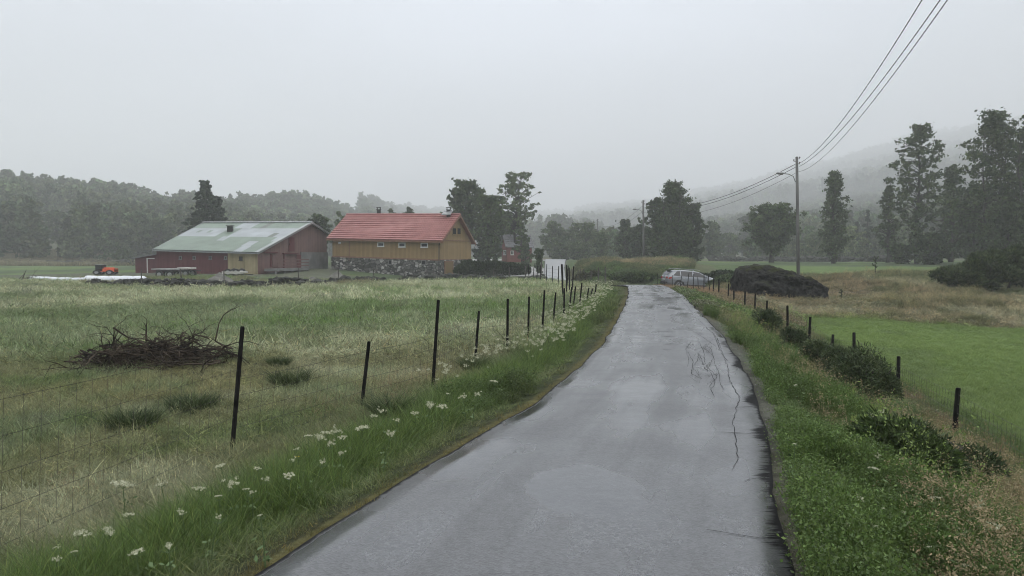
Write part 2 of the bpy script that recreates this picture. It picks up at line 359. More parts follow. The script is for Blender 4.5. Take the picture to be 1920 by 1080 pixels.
ma = n('ShaderNodeMath'); ma.operation = 'MULTIPLY'; l(mr.outputs[0], ma.inputs[0]); l(mr2.outputs[0], ma.inputs[1])
vs = n('ShaderNodeVectorMath'); vs.operation = 'SCALE'; l(at.outputs['Color'], vs.inputs[0]); l(ma.outputs[0], vs.inputs['Scale'])
b = n('ShaderNodeBsdfPrincipled'); b.inputs['Roughness'].default_value = .9; b.inputs['Specular IOR Level'].default_value = .15; l(vs.outputs[0], b.inputs['Base Color'])
bm = n('ShaderNodeBump'); bm.inputs['Strength'].default_value = .8; bm.inputs['Distance'].default_value = .06; l(z1.outputs[0], bm.inputs['Height']); l(bm.outputs[0], b.inputs['Normal'])
l(b.outputs[0], o.inputs[0])
rad = [0.6]
while rad[-1] < 3300: rad.append(rad[-1]*1.0115 if rad[-1] < 220 else rad[-1]*1.02)
rad = np.array(rad)
ang = np.concatenate([np.arange(-180, -45, 2.5), np.arange(-45, 45, .3), np.arange(45, 180, 2.5)])*math.pi/180
A, RR = np.meshgrid(ang, rad); gx = RR*np.sin(A); gy = RR*np.cos(A); gzv = ground_z(gx, gy)
nr, na = gx.shape; idx = np.arange(nr*na).reshape(nr, na); q = np.roll(idx, -1, 1)
F = np.stack([idx[:-1], idx[1:], q[1:], q[:-1]], -1).reshape(-1, 4)
V = np.stack([gx.ravel(), gy.ravel(), gzv.ravel()], 1)
V = np.vstack([V, [[0, 0, gz(0, 0)]]]); cn = len(V)-1
F2 = np.stack([np.full(na, cn), idx[0], q[0]], 1)
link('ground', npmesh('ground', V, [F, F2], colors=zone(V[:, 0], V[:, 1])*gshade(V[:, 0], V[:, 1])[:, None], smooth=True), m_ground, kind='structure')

# ------------------------------------------------------------------ road
m_road, t, o = newmat('wet_asphalt'); n = t.nodes.new; l = t.links.new
g = n('ShaderNodeNewGeometry'); uv = n('ShaderNodeUVMap'); uv.uv_map = 'across'; su = n('ShaderNodeSeparateXYZ'); l(uv.outputs[0], su.inputs[0])
def tn(scale, detail=4, vec=None, rough=.5):
    z = n('ShaderNodeTexNoise'); z.inputs['Scale'].default_value = scale; z.inputs['Detail'].default_value = detail; z.inputs['Roughness'].default_value = rough
    l(vec or g.outputs['Position'], z.inputs['Vector']); return z.outputs[0]
def mrr(s, a, b_, c, d):
    z = n('ShaderNodeMapRange'); z.inputs[1].default_value = a; z.inputs[2].default_value = b_; z.inputs[3].default_value = c; z.inputs[4].default_value = d; l(s, z.inputs[0]); return z.outputs[0]
def mt(op, a, b_):
    z = n('ShaderNodeMath'); z.operation = op
    for i, q_ in enumerate((a, b_)):
        if isinstance(q_, (int, float)): z.inputs[i].default_value = q_
        else: l(q_, z.inputs[i])
    return z.outputs[0]
film = tn(.6, 3, None, .5)                                    # where the water film is thicker
mpn = n('ShaderNodeMapping'); mpn.inputs['Scale'].default_value = (4.2, .16, 1); l(uv.outputs[0], mpn.inputs[0])
track = tn(1.1, 3, mpn.outputs[0])
pd = n('ShaderNodeVectorMath'); pd.operation = 'SUBTRACT'; l(g.outputs['Position'], pd.inputs[0]); pd.inputs[1].default_value = (.52, 5.25, 0)      # shallow puddle in the near lane
ps = n('ShaderNodeVectorMath'); ps.operation = 'MULTIPLY'; l(pd.outputs[0], ps.inputs[0]); ps.inputs[1].default_value = (2.3, 1.7, 0); pl_ = n('ShaderNodeVectorMath'); pl_.operation = 'LENGTH'; l(ps.outputs[0], pl_.inputs[0])
pud = mrr(mt('ADD', pl_.outputs['Value'], mt('MULTIPLY', tn(2.2, 3), .9)), 1.05, 1.45, .8, 0.)
wet = mt('ADD', pud, wet0 := mt('ADD', mrr(film, .35, .65, 0, .5), mrr(track, .35, .65, 0, .5)))
agg = n('ShaderNodeTexVoronoi'); agg.inputs['Scale'].default_value = 70; l(g.outputs['Position'], agg.inputs['Vector'])
rp = n('ShaderNodeValToRGB'); rp.color_ramp.elements[0].color = (.034, .036, .04, 1); rp.color_ramp.elements[1].color = (.095, .098, .105, 1)
rp.color_ramp.elements[0].position = .15; rp.color_ramp.elements[1].position = .85
sc_ = n('ShaderNodeSeparateColor'); l(agg.outputs['Color'], sc_.inputs[0]); blot = mrr(tn(.8, 5, None, .6), .3, .7, -.10, .10); l(mt('ADD', blot, mt('ADD', mt('MULTIPLY', sc_.outputs[0], .6), mt('MULTIPLY', tn(14, 5), .45))), rp.inputs[0])
# dark soaked seam creeping in from the right edge
mp2 = n('ShaderNodeMapping'); mp2.inputs['Scale'].default_value = (1.0, 7.5, 1); l(uv.outputs[0], mp2.inputs[0])
mp3 = n('ShaderNodeMapping'); mp3.inputs['Scale'].default_value = (0.0, .55, 1); l(uv.outputs[0], mp3.inputs[0])
seam = mt('SUBTRACT', su.outputs[0], mt('SUBTRACT', 1.0, mt('ADD', mt('MULTIPLY', mt('MAXIMUM', mt('SUBTRACT', tn(1.0, 4, mp3.outputs[0], .6), .46), 0), .38), mt('MULTIPLY', mt('SUBTRACT', tn(3.2, 6, mp2.outputs[0], .85), .42), .20))))
lim = mrr(su.outputs[1], 12., 18., 1., 0.)
seam = mt('MULTIPLY', mrr(seam, 0.0, .02, 0, 1), lim)
edge = mrr(mt('ADD', mt('ABSOLUTE', mt('SUBTRACT', su.outputs[0], .5), 0), mt('MULTIPLY', tn(9, 3), .02)), .492, .505, 0, 1)
dk = mt('MAXIMUM', seam, edge)
old = n('ShaderNodeMix'); old.data_type = 'RGBA'; l(mrr(su.outputs[1], 84., 88., 0., 1.), old.inputs[0]); l(rp.outputs[0], old.inputs[6]); old.inputs[7].default_value = (.23, .24, .25, 1)   # wet sky sheen beyond the farm turning, put into a paler base colour
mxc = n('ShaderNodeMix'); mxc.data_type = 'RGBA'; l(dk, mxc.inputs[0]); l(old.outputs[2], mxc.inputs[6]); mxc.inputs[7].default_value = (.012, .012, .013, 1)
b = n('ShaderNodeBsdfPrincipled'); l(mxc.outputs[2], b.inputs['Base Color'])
far_ = mrr(su.outputs[1], 44., 80., 0., .6); rgh = mt('MAXIMUM', mrr(wet, .2, .85, .44, .10), far_); rgh = mt('MAXIMUM', rgh, mt('MULTIPLY', dk, .85)); l(rgh, b.inputs['Roughness'])
l(mrr(dk, 0, 1, 1.0, .12), b.inputs['Specular IOR Level'])
bm = n('ShaderNodeBump'); bm.inputs['Distance'].default_value = .004; l(mrr(wet, .25, .8, .4, .03), bm.inputs['Strength']); l(agg.outputs['Distance'], bm.inputs['Height'])
bm2 = n('ShaderNodeBump'); bm2.inputs['Distance'].default_value = .02; bm2.inputs['Strength'].default_value = .25; l(tn(2.5, 3), bm2.inputs['Height']); l(bm.outputs[0], bm2.inputs['Normal']); l(bm2.outputs[0], b.inputs['Normal'])
l(b.outputs[0], o.inputs[0])
m_crack_reflection = mat_noise('soaked_crack_and_reflection', (.024, .024, .026), (.045, .045, .047), 20, rough=.8, spec=.1)
ys = np.concatenate([np.arange(-40, 45, .25), np.arange(45, 165.1, 1.)]); nu = 13; ss = np.linspace(0, 1, nu)
rng = np.random.default_rng(5)
VX = []; UV = []
for y in ys:
    xl, xr = float(XL(y)), float(XR(y))
    jl = (float(fbm([y], [0.], .8, 40)[0])-.5)*.10; jr = (float(fbm([y], [9.], .7, 41)[0])-.5)*.14
    for s in ss:
        x = xl+jl+(xr+jr-xl-jl)*s; crown = .022*(1-(2*s-1)**2)
        VX.append((x, y, float(ZR(y))+crown+(float(0))))
        UV.append((s, y))
VX = np.array(VX); VX[:, 2] += (fbm(VX[:, 0], VX[:, 1], 1.6, 50, 2)-.5)*.012
nyy = len(ys); idx = np.arange(nyy*nu).reshape(nyy, nu)
F = np.stack([idx[:-1, :-1], idx[:-1, 1:], idx[1:, 1:], idx[1:, :-1]], -1).reshape(-1, 4)
sk = np.concatenate([idx[:, 0], idx[::-1, -1]])      # skirt so that the slab has an edge
Vs = VX[sk].copy(); Vs[:, 2] -= .07; b0 = len(VX); k = np.arange(len(sk)-1)
F3 = np.stack([sk[k], sk[k+1], b0+k+1, b0+k], -1)
allV = np.vstack([VX, Vs]); allUV = np.vstack([UV, np.array(UV)[sk]]); allF = np.vstack([F, F3]); mi = [0]*len(allF)
def road_z(x, y):
    s = (x-float(XL(y)))/(float(XR(y))-float(XL(y))); return float(ZR(y))+.022*(1-(2*s-1)**2)+(float(fbm([x], [y], 1.6, 50, 2)[0])-.5)*.012
cv = []; cf = []
def onroad(u, v):
    x, yy, z = ray(u, v); k = -(CAMZ-.02)/float(z); return float(x)*k, float(yy)*k
def crack_or_reflection(pts, wd, jit=.012, step=.1, world=False):
    jit *= .6
    P = [Vector((*(p if world else onroad(*p)), 0)) for p in pts]; path = [P[0]]
    for a, c in zip(P, P[1:]):
        m = max(1, int((c-a).length/step))
        for i in range(1, m+1):
            q_ = a.lerp(c, i/m); path.append(q_+Vector((rng.normal(0, jit), rng.normal(0, jit*.6), 0)))
    base = len(allV)+len(cv)
    for i, p in enumerate(path):
        d = (path[min(i+1, len(path)-1)]-path[max(i-1, 0)]).normalized(); nn = Vector((-d.y, d.x, 0))
        ww = wd*(.35+.9*rng.random())*.5*min(1, .2+min(i, len(path)-1-i)*.5)
        for sg in (-1, 1):
            q_ = p+nn*ww*sg; cv.append((q_.x, q_.y, road_z(q_.x, q_.y)+.005))
    for i in range(len(path)-1): cf.append((base+2*i, base+2*i+1, base+2*i+3, base+2*i+2))
crack_or_reflection([(1372, 880), (1383, 862), (1380, 820), (1375, 790), (1386, 745), (1368, 712), (1366, 690), (1352, 655), (1345, 632)], .008)
crack_or_reflection([(1350, 655), (1340, 630), (1322, 610), (1300, 590), (1290, 575), (1276, 560)], .007)
for s0 in ([(1340, 745), (1330, 725), (1345, 705), (1328, 690), (1338, 668), (1318, 650)], [(1290, 660), (1300, 680), (1296, 700), (1315, 712), (1312, 705)],
           [(1296, 640), (1286, 655), (1292, 675), (1288, 690)], [(1310, 640), (1320, 660), (1322, 690), (1333, 700), (1342, 718), (1332, 730)],
           [(1322, 645), (1334, 655), (1340, 680), (1348, 700), (1350, 715), (1356, 730)], [(1300, 655), (1316, 652), (1334, 660)], [(1292, 690), (1306, 690), (1322, 688)],
           [(1345, 700), (1331, 706), (1322, 700)], [(1352, 660), (1360, 670), (1366, 678)], [(1305, 625), (1318, 632), (1330, 640), (1345, 650)],
           [(1286, 612), (1300, 622), (1318, 628)], [(1310, 662), (1308, 676), (1302, 686)], [(1330, 615), (1340, 628), (1348, 640)]): crack_or_reflection(s0, .0065, .010)
for j in range(34):                                   # crazed net of fine cracks
    u0 = 1288+rng.random()*62; v0 = 628+rng.random()*85; crack_or_reflection([(u0, v0), (u0+rng.normal(0, 9), v0+rng.normal(0, 9)), (u0+rng.normal(0, 14), v0+rng.normal(0, 12))], .005, .012)
for (u, v, wu) in ((1232, 547, 14), (1240, 555, 10), (1236, 562, 18), (1246, 570, 22), (1243, 577, 24), (1252, 583, 20), (1258, 592, 12), (1262, 600, 10), (1265, 609, 10), (1245, 622, 34), (1252, 631, 22), (1258, 645, 18), (1250, 655, 12)):
    crack_or_reflection([(u-wu*.6, v+1), (u, v), (u+wu*.6, v+.8)], .11 if v < 600 else .07, .03, .12)  # puddled hollows: the dark hill's reflection painted as matte dark strips
for j in range(5):
    y = 3+j*1.3; crack_or_reflection([(float(XR(y))-.02, y), (float(XR(y))-.25-.2*rng.random(), y+.1*rng.normal())], .012, .01, .05, True)
nf = len(cf); allV2 = np.vstack([allV, np.array(cv)]); allF2 = np.vstack([allF, np.array(cf)]); mi = [0]*len(allF)+[1]*nf
me = npmesh('road', allV2, allF2, smooth=True, midx=mi)
uvl = me.uv_layers.new(name='across'); au = np.vstack([allUV, np.zeros((len(cv), 2))]); li = np.empty(len(me.loops), np.int32); me.loops.foreach_get('vertex_index', li)
uvl.data.foreach_set('uv', au[li].astype(np.float32).ravel())
link('road', me, [m_road, m_crack_reflection], kind='structure')

def sheet(name, pts, mat, dz=.03, n_=14, kind='structure'):
    """a loose-surface patch draped on the ground, pts = 4 corners in plan"""
    a, b_, c_, d_ = [np.array(p, float) for p in pts]; S = np.linspace(0, 1, n_+1); s, q_ = np.meshgrid(S, S); s = s[..., None]; q_ = q_[..., None]
    P = a*(1-s)*(1-q_)+b_*s*(1-q_)+c_*s*q_+d_*(1-s)*q_
    P = P + np.stack([fbm(P[..., 0], P[..., 1], 2., 60)-.5, fbm(P[..., 0], P[..., 1], 2., 61)-.5], -1)*.8
    z = ground_z(P[..., 0], P[..., 1])+dz; idx = np.arange((n_+1)**2).reshape(n_+1, n_+1)
    V = np.stack([P[..., 0].ravel(), P[..., 1].ravel(), z.ravel()], 1); F = np.stack([idx[:-1, :-1], idx[:-1, 1:], idx[1:, 1:], idx[1:, :-1]], -1).reshape(-1, 4)
    return link(name, npmesh(name, V, F, smooth=True), mat, kind=kind)
m_gravel = mat_noise('wet_gravel', (.16, .155, .15), (.3, .3, .3), 3, rough=.55, bump=.6, bscale=30, spec=.5)
def P2(u, v): p = hit(u, v); return (p.x, p.y)
sheet('farm_driveway', [P2(905, 519), P2(1024, 521), P2(1024, 503), P2(930, 511)], m_gravel, .05)
sheet('driveway', [(7.4, 52), (20, 57.5), (20, 61), (6.2, 62)], m_gravel, .03)
sheet('house_driveway', [P2(862, 489.5), P2(1024, 490.5), P2(1026, 487.2), P2(862, 486)], m_gravel, .06)

# ------------------------------------------------------------------ building materials
def mat_boards(name, c1, c2, gap=.14, axis='h', dark=.45, rough=.8):
    """vertical boards: thin shadow gap + board to board variation along the wall, uses UV (metres)"""
    m, t, o = newmat(name); n = t.nodes.new; l = t.links.new
    uv = n('ShaderNodeUVMap'); uv.uv_map = 'wall'; s = n('ShaderNodeSeparateXYZ'); l(uv.outputs[0], s.inputs[0])
    d = n('ShaderNodeMath'); d.operation = 'DIVIDE'; l(s.outputs[0 if axis == 'h' else 1], d.inputs[0]); d.inputs[1].default_value = gap
    fl = n('ShaderNodeMath'); fl.operation = 'FLOOR'; l(d.outputs[0], fl.inputs[0])
    wn = n('ShaderNodeTexWhiteNoise'); wn.noise_dimensions = '1D'; l(fl.outputs[0], wn.inputs['W'])
    z = n('ShaderNodeTexNoise'); z.inputs['Scale'].default_value = 1.3; z.inputs['Detail'].default_value = 6; l(uv.outputs[0], z.inputs['Vector'])
    ad = n('ShaderNodeMath'); ad.operation = 'MULTIPLY_ADD'; l(wn.outputs[0], ad.inputs[0]); ad.inputs[1].default_value = .45; l(z.outputs[0], ad.inputs[2])
    rp = n('ShaderNodeValToRGB'); rp.color_ramp.elements[0].position = .35; rp.color_ramp.elements[1].position = 1.05
    rp.color_ramp.elements[0].color = (*c1, 1); rp.color_ramp.elements[1].color = (*c2, 1); l(ad.outputs[0], rp.inputs[0])
    fr = n('ShaderNodeMath'); fr.operation = 'FRACT'; l(d.outputs[0], fr.inputs[0])
    lt = n('ShaderNodeMath'); lt.operation = 'LESS_THAN'; l(fr.outputs[0], lt.inputs[0]); lt.inputs[1].default_value = .13
    b = n('ShaderNodeBsdfPrincipled'); b.inputs['Roughness'].default_value = rough; b.inputs['Specular IOR Level'].default_value = .3
    bm = n('ShaderNodeBump'); bm.invert = True; bm.inputs['Strength'].default_value = 1; bm.inputs['Distance'].default_value = .03; l(lt.outputs[0], bm.inputs['Height']); l(bm.outputs[0], b.inputs['Normal'])
    mx = n('ShaderNodeMix'); mx.data_type = 'RGBA'; ml = n('ShaderNodeMath'); ml.operation = 'MULTIPLY'; l(lt.outputs[0], ml.inputs[0]); ml.inputs[1].default_value = dark; l(ml.outputs[0], mx.inputs[0])
    l(rp.outputs[0], mx.inputs[6]); mx.inputs[7].default_value = (c1[0]*.3, c1[1]*.3, c1[2]*.3, 1); l(mx.outputs[2], b.inputs['Base Color']); l(b.outputs[0], o.inputs[0]); return m
m_ochre = mat_boards('ochre_boards', (.21, .14, .062), (.27, .185, .085), .16)
m_ochre2 = mat_boards('ochre_gable_boards', (.22, .15, .07), (.285, .2, .095), .22, dark=.2)
m_redbrd = mat_boards('dark_red_boards', (.075, .022, .028), (.12, .04, .045), .17)
m_rustbrd = mat_boards('weathered_red_brown_boards', (.13, .075, .072), (.185, .11, .10), .2, dark=.2)
m_palebrd = mat_boards('faded_yellow_boards', (.22, .19, .11), (.33, .28, .17), .2, dark=.25)
m_reddoor = mat_boards('red_door_boards', (.13, .03, .035), (.17, .045, .05), .15)
m_conc = mat_noise('damp_concrete', (.12, .12, .12), (.2, .2, .195), .8, rough=.9, bump=.3)
m_dark = mat_noise('dark_void', (.012, .012, .013), (.02, .02, .02), 3)
m_white = mat_noise('white_paint', (.5, .5, .48), (.62, .62, .6), 4, rough=.6)
m_trim = mat_noise('brown_trim', (.16, .08, .05), (.22, .12, .08), 4, rough=.7)
m_redtrim = mat_noise('red_trim', (.25, .06, .05), (.32, .09, .07), 4, rough=.7)
m_glass, t, o = newmat('window_glass'); b = t.nodes.new('ShaderNodeBsdfPrincipled'); b.inputs['Base Color'].default_value = (.012, .014, .017, 1); b.inputs['Roughness'].default_value = .08; t.links.new(b.outputs[0], o.inputs[0])
m_black = mat_noise('black_metal', (.015, .015, .016), (.03, .03, .032), 8, rough=.5)
m_metal = mat_noise('galvanised_metal', (.25, .26, .27), (.38, .39, .4), 6, rough=.4, metal=.6)
m_tile = mat_noise('red_clay_tile', (.25, .093, .088), (.33, .138, .128), 1.1, rough=.5, spec=.4, detail=6, bump=.25, bscale=9)
m_slate = mat_noise('grey_slate', (.13, .13, .135), (.21, .21, .22), 2, rough=.6, bump=.4, bscale=12)
# rubble stone: cells with their own tone, dark joints
m_rubble, t, o = newmat('rubble_stone'); n = t.nodes.new; l = t.links.new
uv = n('ShaderNodeUVMap'); uv.uv_map = 'wall'; mp = n('ShaderNodeMapping'); mp.inputs['Scale'].default_value = (2.3, 3.6, 1); l(uv.outputs[0], mp.inputs[0])
zz = n('ShaderNodeTexNoise'); zz.inputs['Scale'].default_value = 1.2; l(mp.outputs[0], zz.inputs['Vector'])
vv = n('ShaderNodeVectorMath'); vv.operation = 'MULTIPLY_ADD'; l(zz.outputs['Color'], vv.inputs[0]); vv.inputs[1].default_value = (.7, .7, 0); l(mp.outputs[0], vv.inputs[2])
v1 = n('ShaderNodeTexVoronoi'); v1.feature = 'F1'; v1.inputs['Scale'].default_value = 1; l(vv.outputs[0], v1.inputs['Vector'])
v2 = n('ShaderNodeTexVoronoi'); v2.feature = 'DISTANCE_TO_EDGE'; v2.inputs['Scale'].default_value = 1; l(vv.outputs[0], v2.inputs['Vector'])
sc = n('ShaderNodeSeparateColor'); l(v1.outputs['Color'], sc.inputs[0]); rp = n('ShaderNodeValToRGB'); e0, e1 = rp.color_ramp.elements
e0.color = (.045, .045, .043, 1); e1.color = (.42, .41, .39, 1); e2 = rp.color_ramp.elements.new(.55); e2.color = (.13, .13, .122, 1); l(sc.outputs[0], rp.inputs[0])
jt = n('ShaderNodeMapRange'); jt.inputs[1].default_value = .02; jt.inputs[2].default_value = .12; l(v2.outputs[0], jt.inputs[0])
mx = n('ShaderNodeMix'); mx.data_type = 'RGBA'; l(jt.outputs[0], mx.inputs[0]); mx.inputs[6].default_value = (.014, .014, .013, 1); l(rp.outputs[0], mx.inputs[7])
b = n('ShaderNodeBsdfPrincipled'); b.inputs['Roughness'].default_value = .8; l(mx.outputs[2], b.inputs['Base Color'])
bm = n('ShaderNodeBump'); bm.inputs['Distance'].default_value = .12; bm.inputs['Strength'].default_value = 1; l(jt.outputs[0], bm.inputs['Height']); l(bm.outputs[0], b.inputs['Normal']); l(b.outputs[0], o.inputs[0])

# ------------------------------------------------------------------ building helpers
def wallmesh(polys):
    """polys: list of vertex loops; UV 'wall' in metres along the wall and up"""
    vs = []; fs = []; uv = []
    for P in polys:
        P = [Vector(p) for p in P]; d = None
        for i in range(len(P)):
            e_ = P[(i+1) % len(P)]-P[i]
            if Vector((e_.x, e_.y, 0)).length > .05: d = Vector((e_.x, e_.y, 0)).normalized(); break
        if d.x < 0: d = -d
        b_ = len(vs); vs += [tuple(p) for p in P]; fs.append(tuple(range(b_, b_+len(P)))); uv += [(p.dot(d), p.z) for p in P]
    me = bpy.data.meshes.new('wall'); me.from_pydata(vs, [], fs); ul = me.uv_layers.new(name='wall')
    for lp in me.loops: ul.data[lp.index].uv = uv[lp.vertex_index]
    me.update(); return me
class Face:
    """a vertical wall face in world space; rect by picture corners or metres"""
    def __init__(s, a, b):
        s.a = Vector((a[0], a[1], 0)); d = Vector((b[0]-a[0], b[1]-a[1], 0)); s.len = d.length; s.d = d.normalized()
        s.n = Vector((s.d.y, -s.d.x, 0))
        if s.n.dot(-s.a) < 0: s.n = -s.n
    def cast(s, u, v):
        x, y, z = ray(u, v); D = Vector((float(x), float(y), float(z))); O = Vector((0, 0, CAMZ)); k = (s.a-O).dot(s.n)/D.dot(s.n); p = O+D*k
        return (p-s.a).dot(s.d), p.z
    def at(s, q, z, off=0): p = s.a+s.d*q+s.n*off; return Vector((p.x, p.y, z))
    def slab(s, mb, q0, q1, z0, z1, off, th):
        mb.box(s.at(q0, z0, off), s.d*(q1-q0), s.n*th, Vector((0, 0, z1-z0)))
    def pix(s, mb, u0, v0, u1, v1, off, th):
        q0, za = s.cast(u0, (v0+v1)/2); q1, zb = s.cast(u1, (v0+v1)/2); um = (u0+u1)/2; _, z1 = s.cast(um, v0); _, z0 = s.cast(um, v1)
        s.slab(mb, min(q0, q1), max(q0, q1), min(z0, z1), max(z0, z1), off, th); return min(q0, q1), max(q0, q1), min(z0, z1), max(z0, z1)
def window(face, root, u0, v0, u1, v1, fr=.09, bars=0, frame_mat=None, off=.02):
    mb = MB(); q0, q1, z0, z1 = face.pix(MB(), u0, v0, u1, v1, 0, .1)
    face.slab(mb, q0, q1, z0, z0+fr, off, .05); face.slab(mb, q0, q1, z1-fr, z1, off, .05)
    face.slab(mb, q0, q0+fr, z0+fr, z1-fr, off, .05); face.slab(mb, q1-fr, q1, z0+fr, z1-fr, off, .05)
    for k in range(bars): qm = q0+(q1-q0)*(k+1)/(bars+1); face.slab(mb, qm-.025, qm+.025, z0+fr, z1-fr, off, .04)
    wn_ = bld(mb, 'window', frame_mat or m_white, root)
    gb = MB(); face.slab(gb, q0+fr, q1-fr, z0+fr, z1-fr, off+.003, .012); bld(gb, 'pane', m_glass, root, wn_)
    sl = MB(); face.slab(sl, q0-.04, q1+.04, z0-.05, z0-.002, off, .1); bld(sl, 'sill', frame_mat or m_white, root, wn_)
    return wn_
def plane_z(p, q, r):
    nn = (q-p).cross(r-p); return lambda x, y: p.z-((x-p.x)*nn.x+(y-p.y)*nn.y)/nn.z

# ------------------------------------------------------------------ ochre barn with the red tile roof
FR, FL, RL, RRr, BR = pt(829, 452, 84.5), pt(612, 447.5, 88.5), pt(650, 403, 93.5), pt(863, 403, 88.8), pt(892, 457.5, 93.2)
BL = RL+(BR-RRr)
def barn_frame(FR, FL, BR, BL, RRr, RL, inset_l, inset_f, inset_r):
    """wall corners from roof corners"""
    ld = (FL-FR); ld.z = 0; ld.normalize(); gd = (BR-FR); gd.z = 0; gd.normalize()
    c = dict(FR=FR+ld*inset_r+gd*inset_f, FL=FL-ld*inset_l+gd*inset_f, BR=BR+ld*inset_r-gd*inset_f, BL=BL-ld*inset_l-gd*inset_f)
    c = {k: (p.x, p.y) for k, p in c.items()}
    pf = plane_z(FR, FL, (RRr+RL)/2); pb = plane_z(BR, BL, (RRr+RL)/2)
    return c, (lambda x, y: min(pf(x, y), pb(x, y))), ld, gd
def peak(a, b, rz):
    best = max(np.linspace(0, 1, 101), key=lambda k: rz(a[0]+(b[0]-a[0])*k, a[1]+(b[1]-a[1])*k)); return (a[0]+(b[0]-a[0])*best, a[1]+(b[1]-a[1])*best)
c, rz, ld, gd = barn_frame(FR, FL, BR, BL, RRr, RL, .5, .42, .42)
root = empty('ochre_barn', (c['FR'][0], c['FR'][1], gz(*c['FR'])), label='ochre timber barn on a rubble stone base under a red tile roof', cat='barn')
root_inv = lambda rt: [setattr(ch, 'matrix_parent_inverse', rt.matrix_world.inverted()) for ch in rt.children]
zsp = {k: pt({'FR': 822, 'FL': 621, 'BR': 885, 'BL': 700}[k], {'FR': 487, 'FL': 480.5, 'BR': 487, 'BL': 480}[k], c[k][1]).z for k in c}; zsp['BL'] = zsp['FL']; zsp['BR'] = zsp['FR']
fF = Face(c['FL'], c['FR']); fG = Face(c['FR'], c['BR'])
def wz(p): return rz(*p)-.10
def quad(a, b_, z0a, z0b, z1a, z1b): return [(*a, z0a), (*b_, z0b), (*b_, z1b), (*a, z1a)]
pk = peak(c['FR'], c['BR'], rz); pk2 = peak(c['FL'], c['BL'], rz)
W1 = [quad(c['FL'], c['FR'], zsp['FL'], zsp['FR'], wz(c['FL']), wz(c['FR'])), quad(c['BR'], c['BL'], zsp['BR'], zsp['BL'], wz(c['BR']), wz(c['BL']))]
G1 = [[(*c['FR'], zsp['FR']), (*c['BR'], zsp['BR']), (*c['BR'], wz(c['BR'])), (*pk, wz(pk)), (*c['FR'], wz(c['FR']))],
      [(*c['BL'], zsp['BL']), (*c['FL'], zsp['FL']), (*c['FL'], wz(c['FL'])), (*pk2, wz(pk2)), (*c['BL'], wz(c['BL']))]]
def local(me, rt):
    me.transform(Matrix.Translation(-rt.location)); return me
def bld(mb, name, mat, rt, parent=None, **kw):
    """build world-space solids as a child of a root standing at rt.location"""
    l0 = Vector(rt.location); mb.v = [tuple(Vector(p)-l0) for p in mb.v]; return mb.build(name, mat, parent or rt, **kw)
link('wall', local(wallmesh(W1), root), m_ochre, root, label='ochre board side walls')
for g_ in G1: link('gable_wall', local(wallmesh([g_]), root), m_ochre2, root, label='smooth ochre gable wall')
def out2(p, k):  # push a plan corner outward from the building centre
    cx = sum(q[0] for q in c.values())/4; cy_ = sum(q[1] for q in c.values())/4; d = Vector((p[0]-cx, p[1]-cy_)); d = d.normalized()*k; return (p[0]+d.x, p[1]+d.y)
b4 = {k: out2(c[k], .14) for k in c}
zb = {k: gz(*c[k])-.6 for k in c}
link('stone_base', local(wallmesh([quad(b4['FL'], b4['FR'], zb['FL'], zb['FR'], zsp['FL']-.02, zsp['FR']-.02), quad(b4['FR'], b4['BR'], zb['FR'], zb['BR'], zsp['FR']-.02, zsp['BR']-.02),
     quad(b4['BR'], b4['BL'], zb['BR'], zb['BL'], zsp['BR']-.02, zsp['BL']-.02), quad(b4['BL'], b4['FL'], zb['BL'], zb['FL'], zsp['BL']-.02, zsp['FL']-.02),
     [(*b4['FL'], zsp['FL']-.02), (*b4['FR'], zsp['FR']-.02), (*b4['BR'], zsp['BR']-.02), (*b4['BL'], zsp['BL']-.02)]]), root), m_rubble, root)
def tiled(rt, A, B, Rb, Ra, rows, mat, name, wave=.30, th=.065, parent=None):
    """roof slope eave A-B to ridge Ra-Rb as overlapping rolled courses"""
    nn = (B-A).cross(Ra-A).normalized()
    if nn.z < 0: nn = -nn
    Ln = (B-A).length; nc = int(Ln/wave*2); vs = []; fs = []
    for r_ in range(rows):
        t0, t1 = r_/rows, (r_+1)/rows+.012; lo = lambda s: A.lerp(B, s).lerp(Ra.lerp(Rb, s), t0)+nn*(th*1.5); hi = lambda s: A.lerp(B, s).lerp(Ra.lerp(Rb, s), min(t1, 1))+nn*.012
        b_ = len(vs)
        for i in range(nc+1):
            s = i/nc; wv = nn*(.028 if i % 2 else 0); p0 = lo(s)+wv; vs += [tuple(p0-nn*th), tuple(p0), tuple(hi(s)+wv)]
        for i in range(nc): k = b_+3*i; fs += [(k, k+3, k+4, k+1), (k+1, k+4, k+5, k+2)]
    b_ = len(vs); vs += [tuple(A-nn*.06), tuple(B-nn*.06), tuple(Rb-nn*.06), tuple(Ra-nn*.06), tuple(A), tuple(B), tuple(Rb), tuple(Ra)]
    fs += [(b_, b_+1, b_+2, b_+3), (b_+4, b_+5, b_+6, b_+7), (b_, b_+1, b_+5, b_+4), (b_+1, b_+2, b_+6, b_+5), (b_+3, b_, b_+4, b_+7)]
    mb = MB(); mb.v = vs; mb.f = fs; return bld(mb, name, mat, rt, parent)
roof = tiled(root, FL, FR, RRr, RL, 13, m_tile, 'roof')
tiled(root, BR, BL, RL, RRr, 13, m_tile, 'roof')
mb = MB(); mb.tube([RL+Vector((0, 0, .06)), RRr+Vector((0, 0, .06))], .13, 8); bld(mb, 'ridge_cap', m_tile, root)
def barge(rt, pts, th, wd, mat, outd, name='bargeboard'):
    for a, b_ in pts:
        mb = MB(); mb.poly([a+Vector((0, 0, .05)), b_+Vector((0, 0, .05)), b_-Vector((0, 0, wd)), a-Vector((0, 0, wd))], outd*th); bld(mb, name, mat, rt)
barge(root, [(FR, RRr), (BR, RRr)], .06, .24, m_trim, -ld); barge(root, [(FL, RL), (BL, RL)], .06, .24, m_trim, ld)
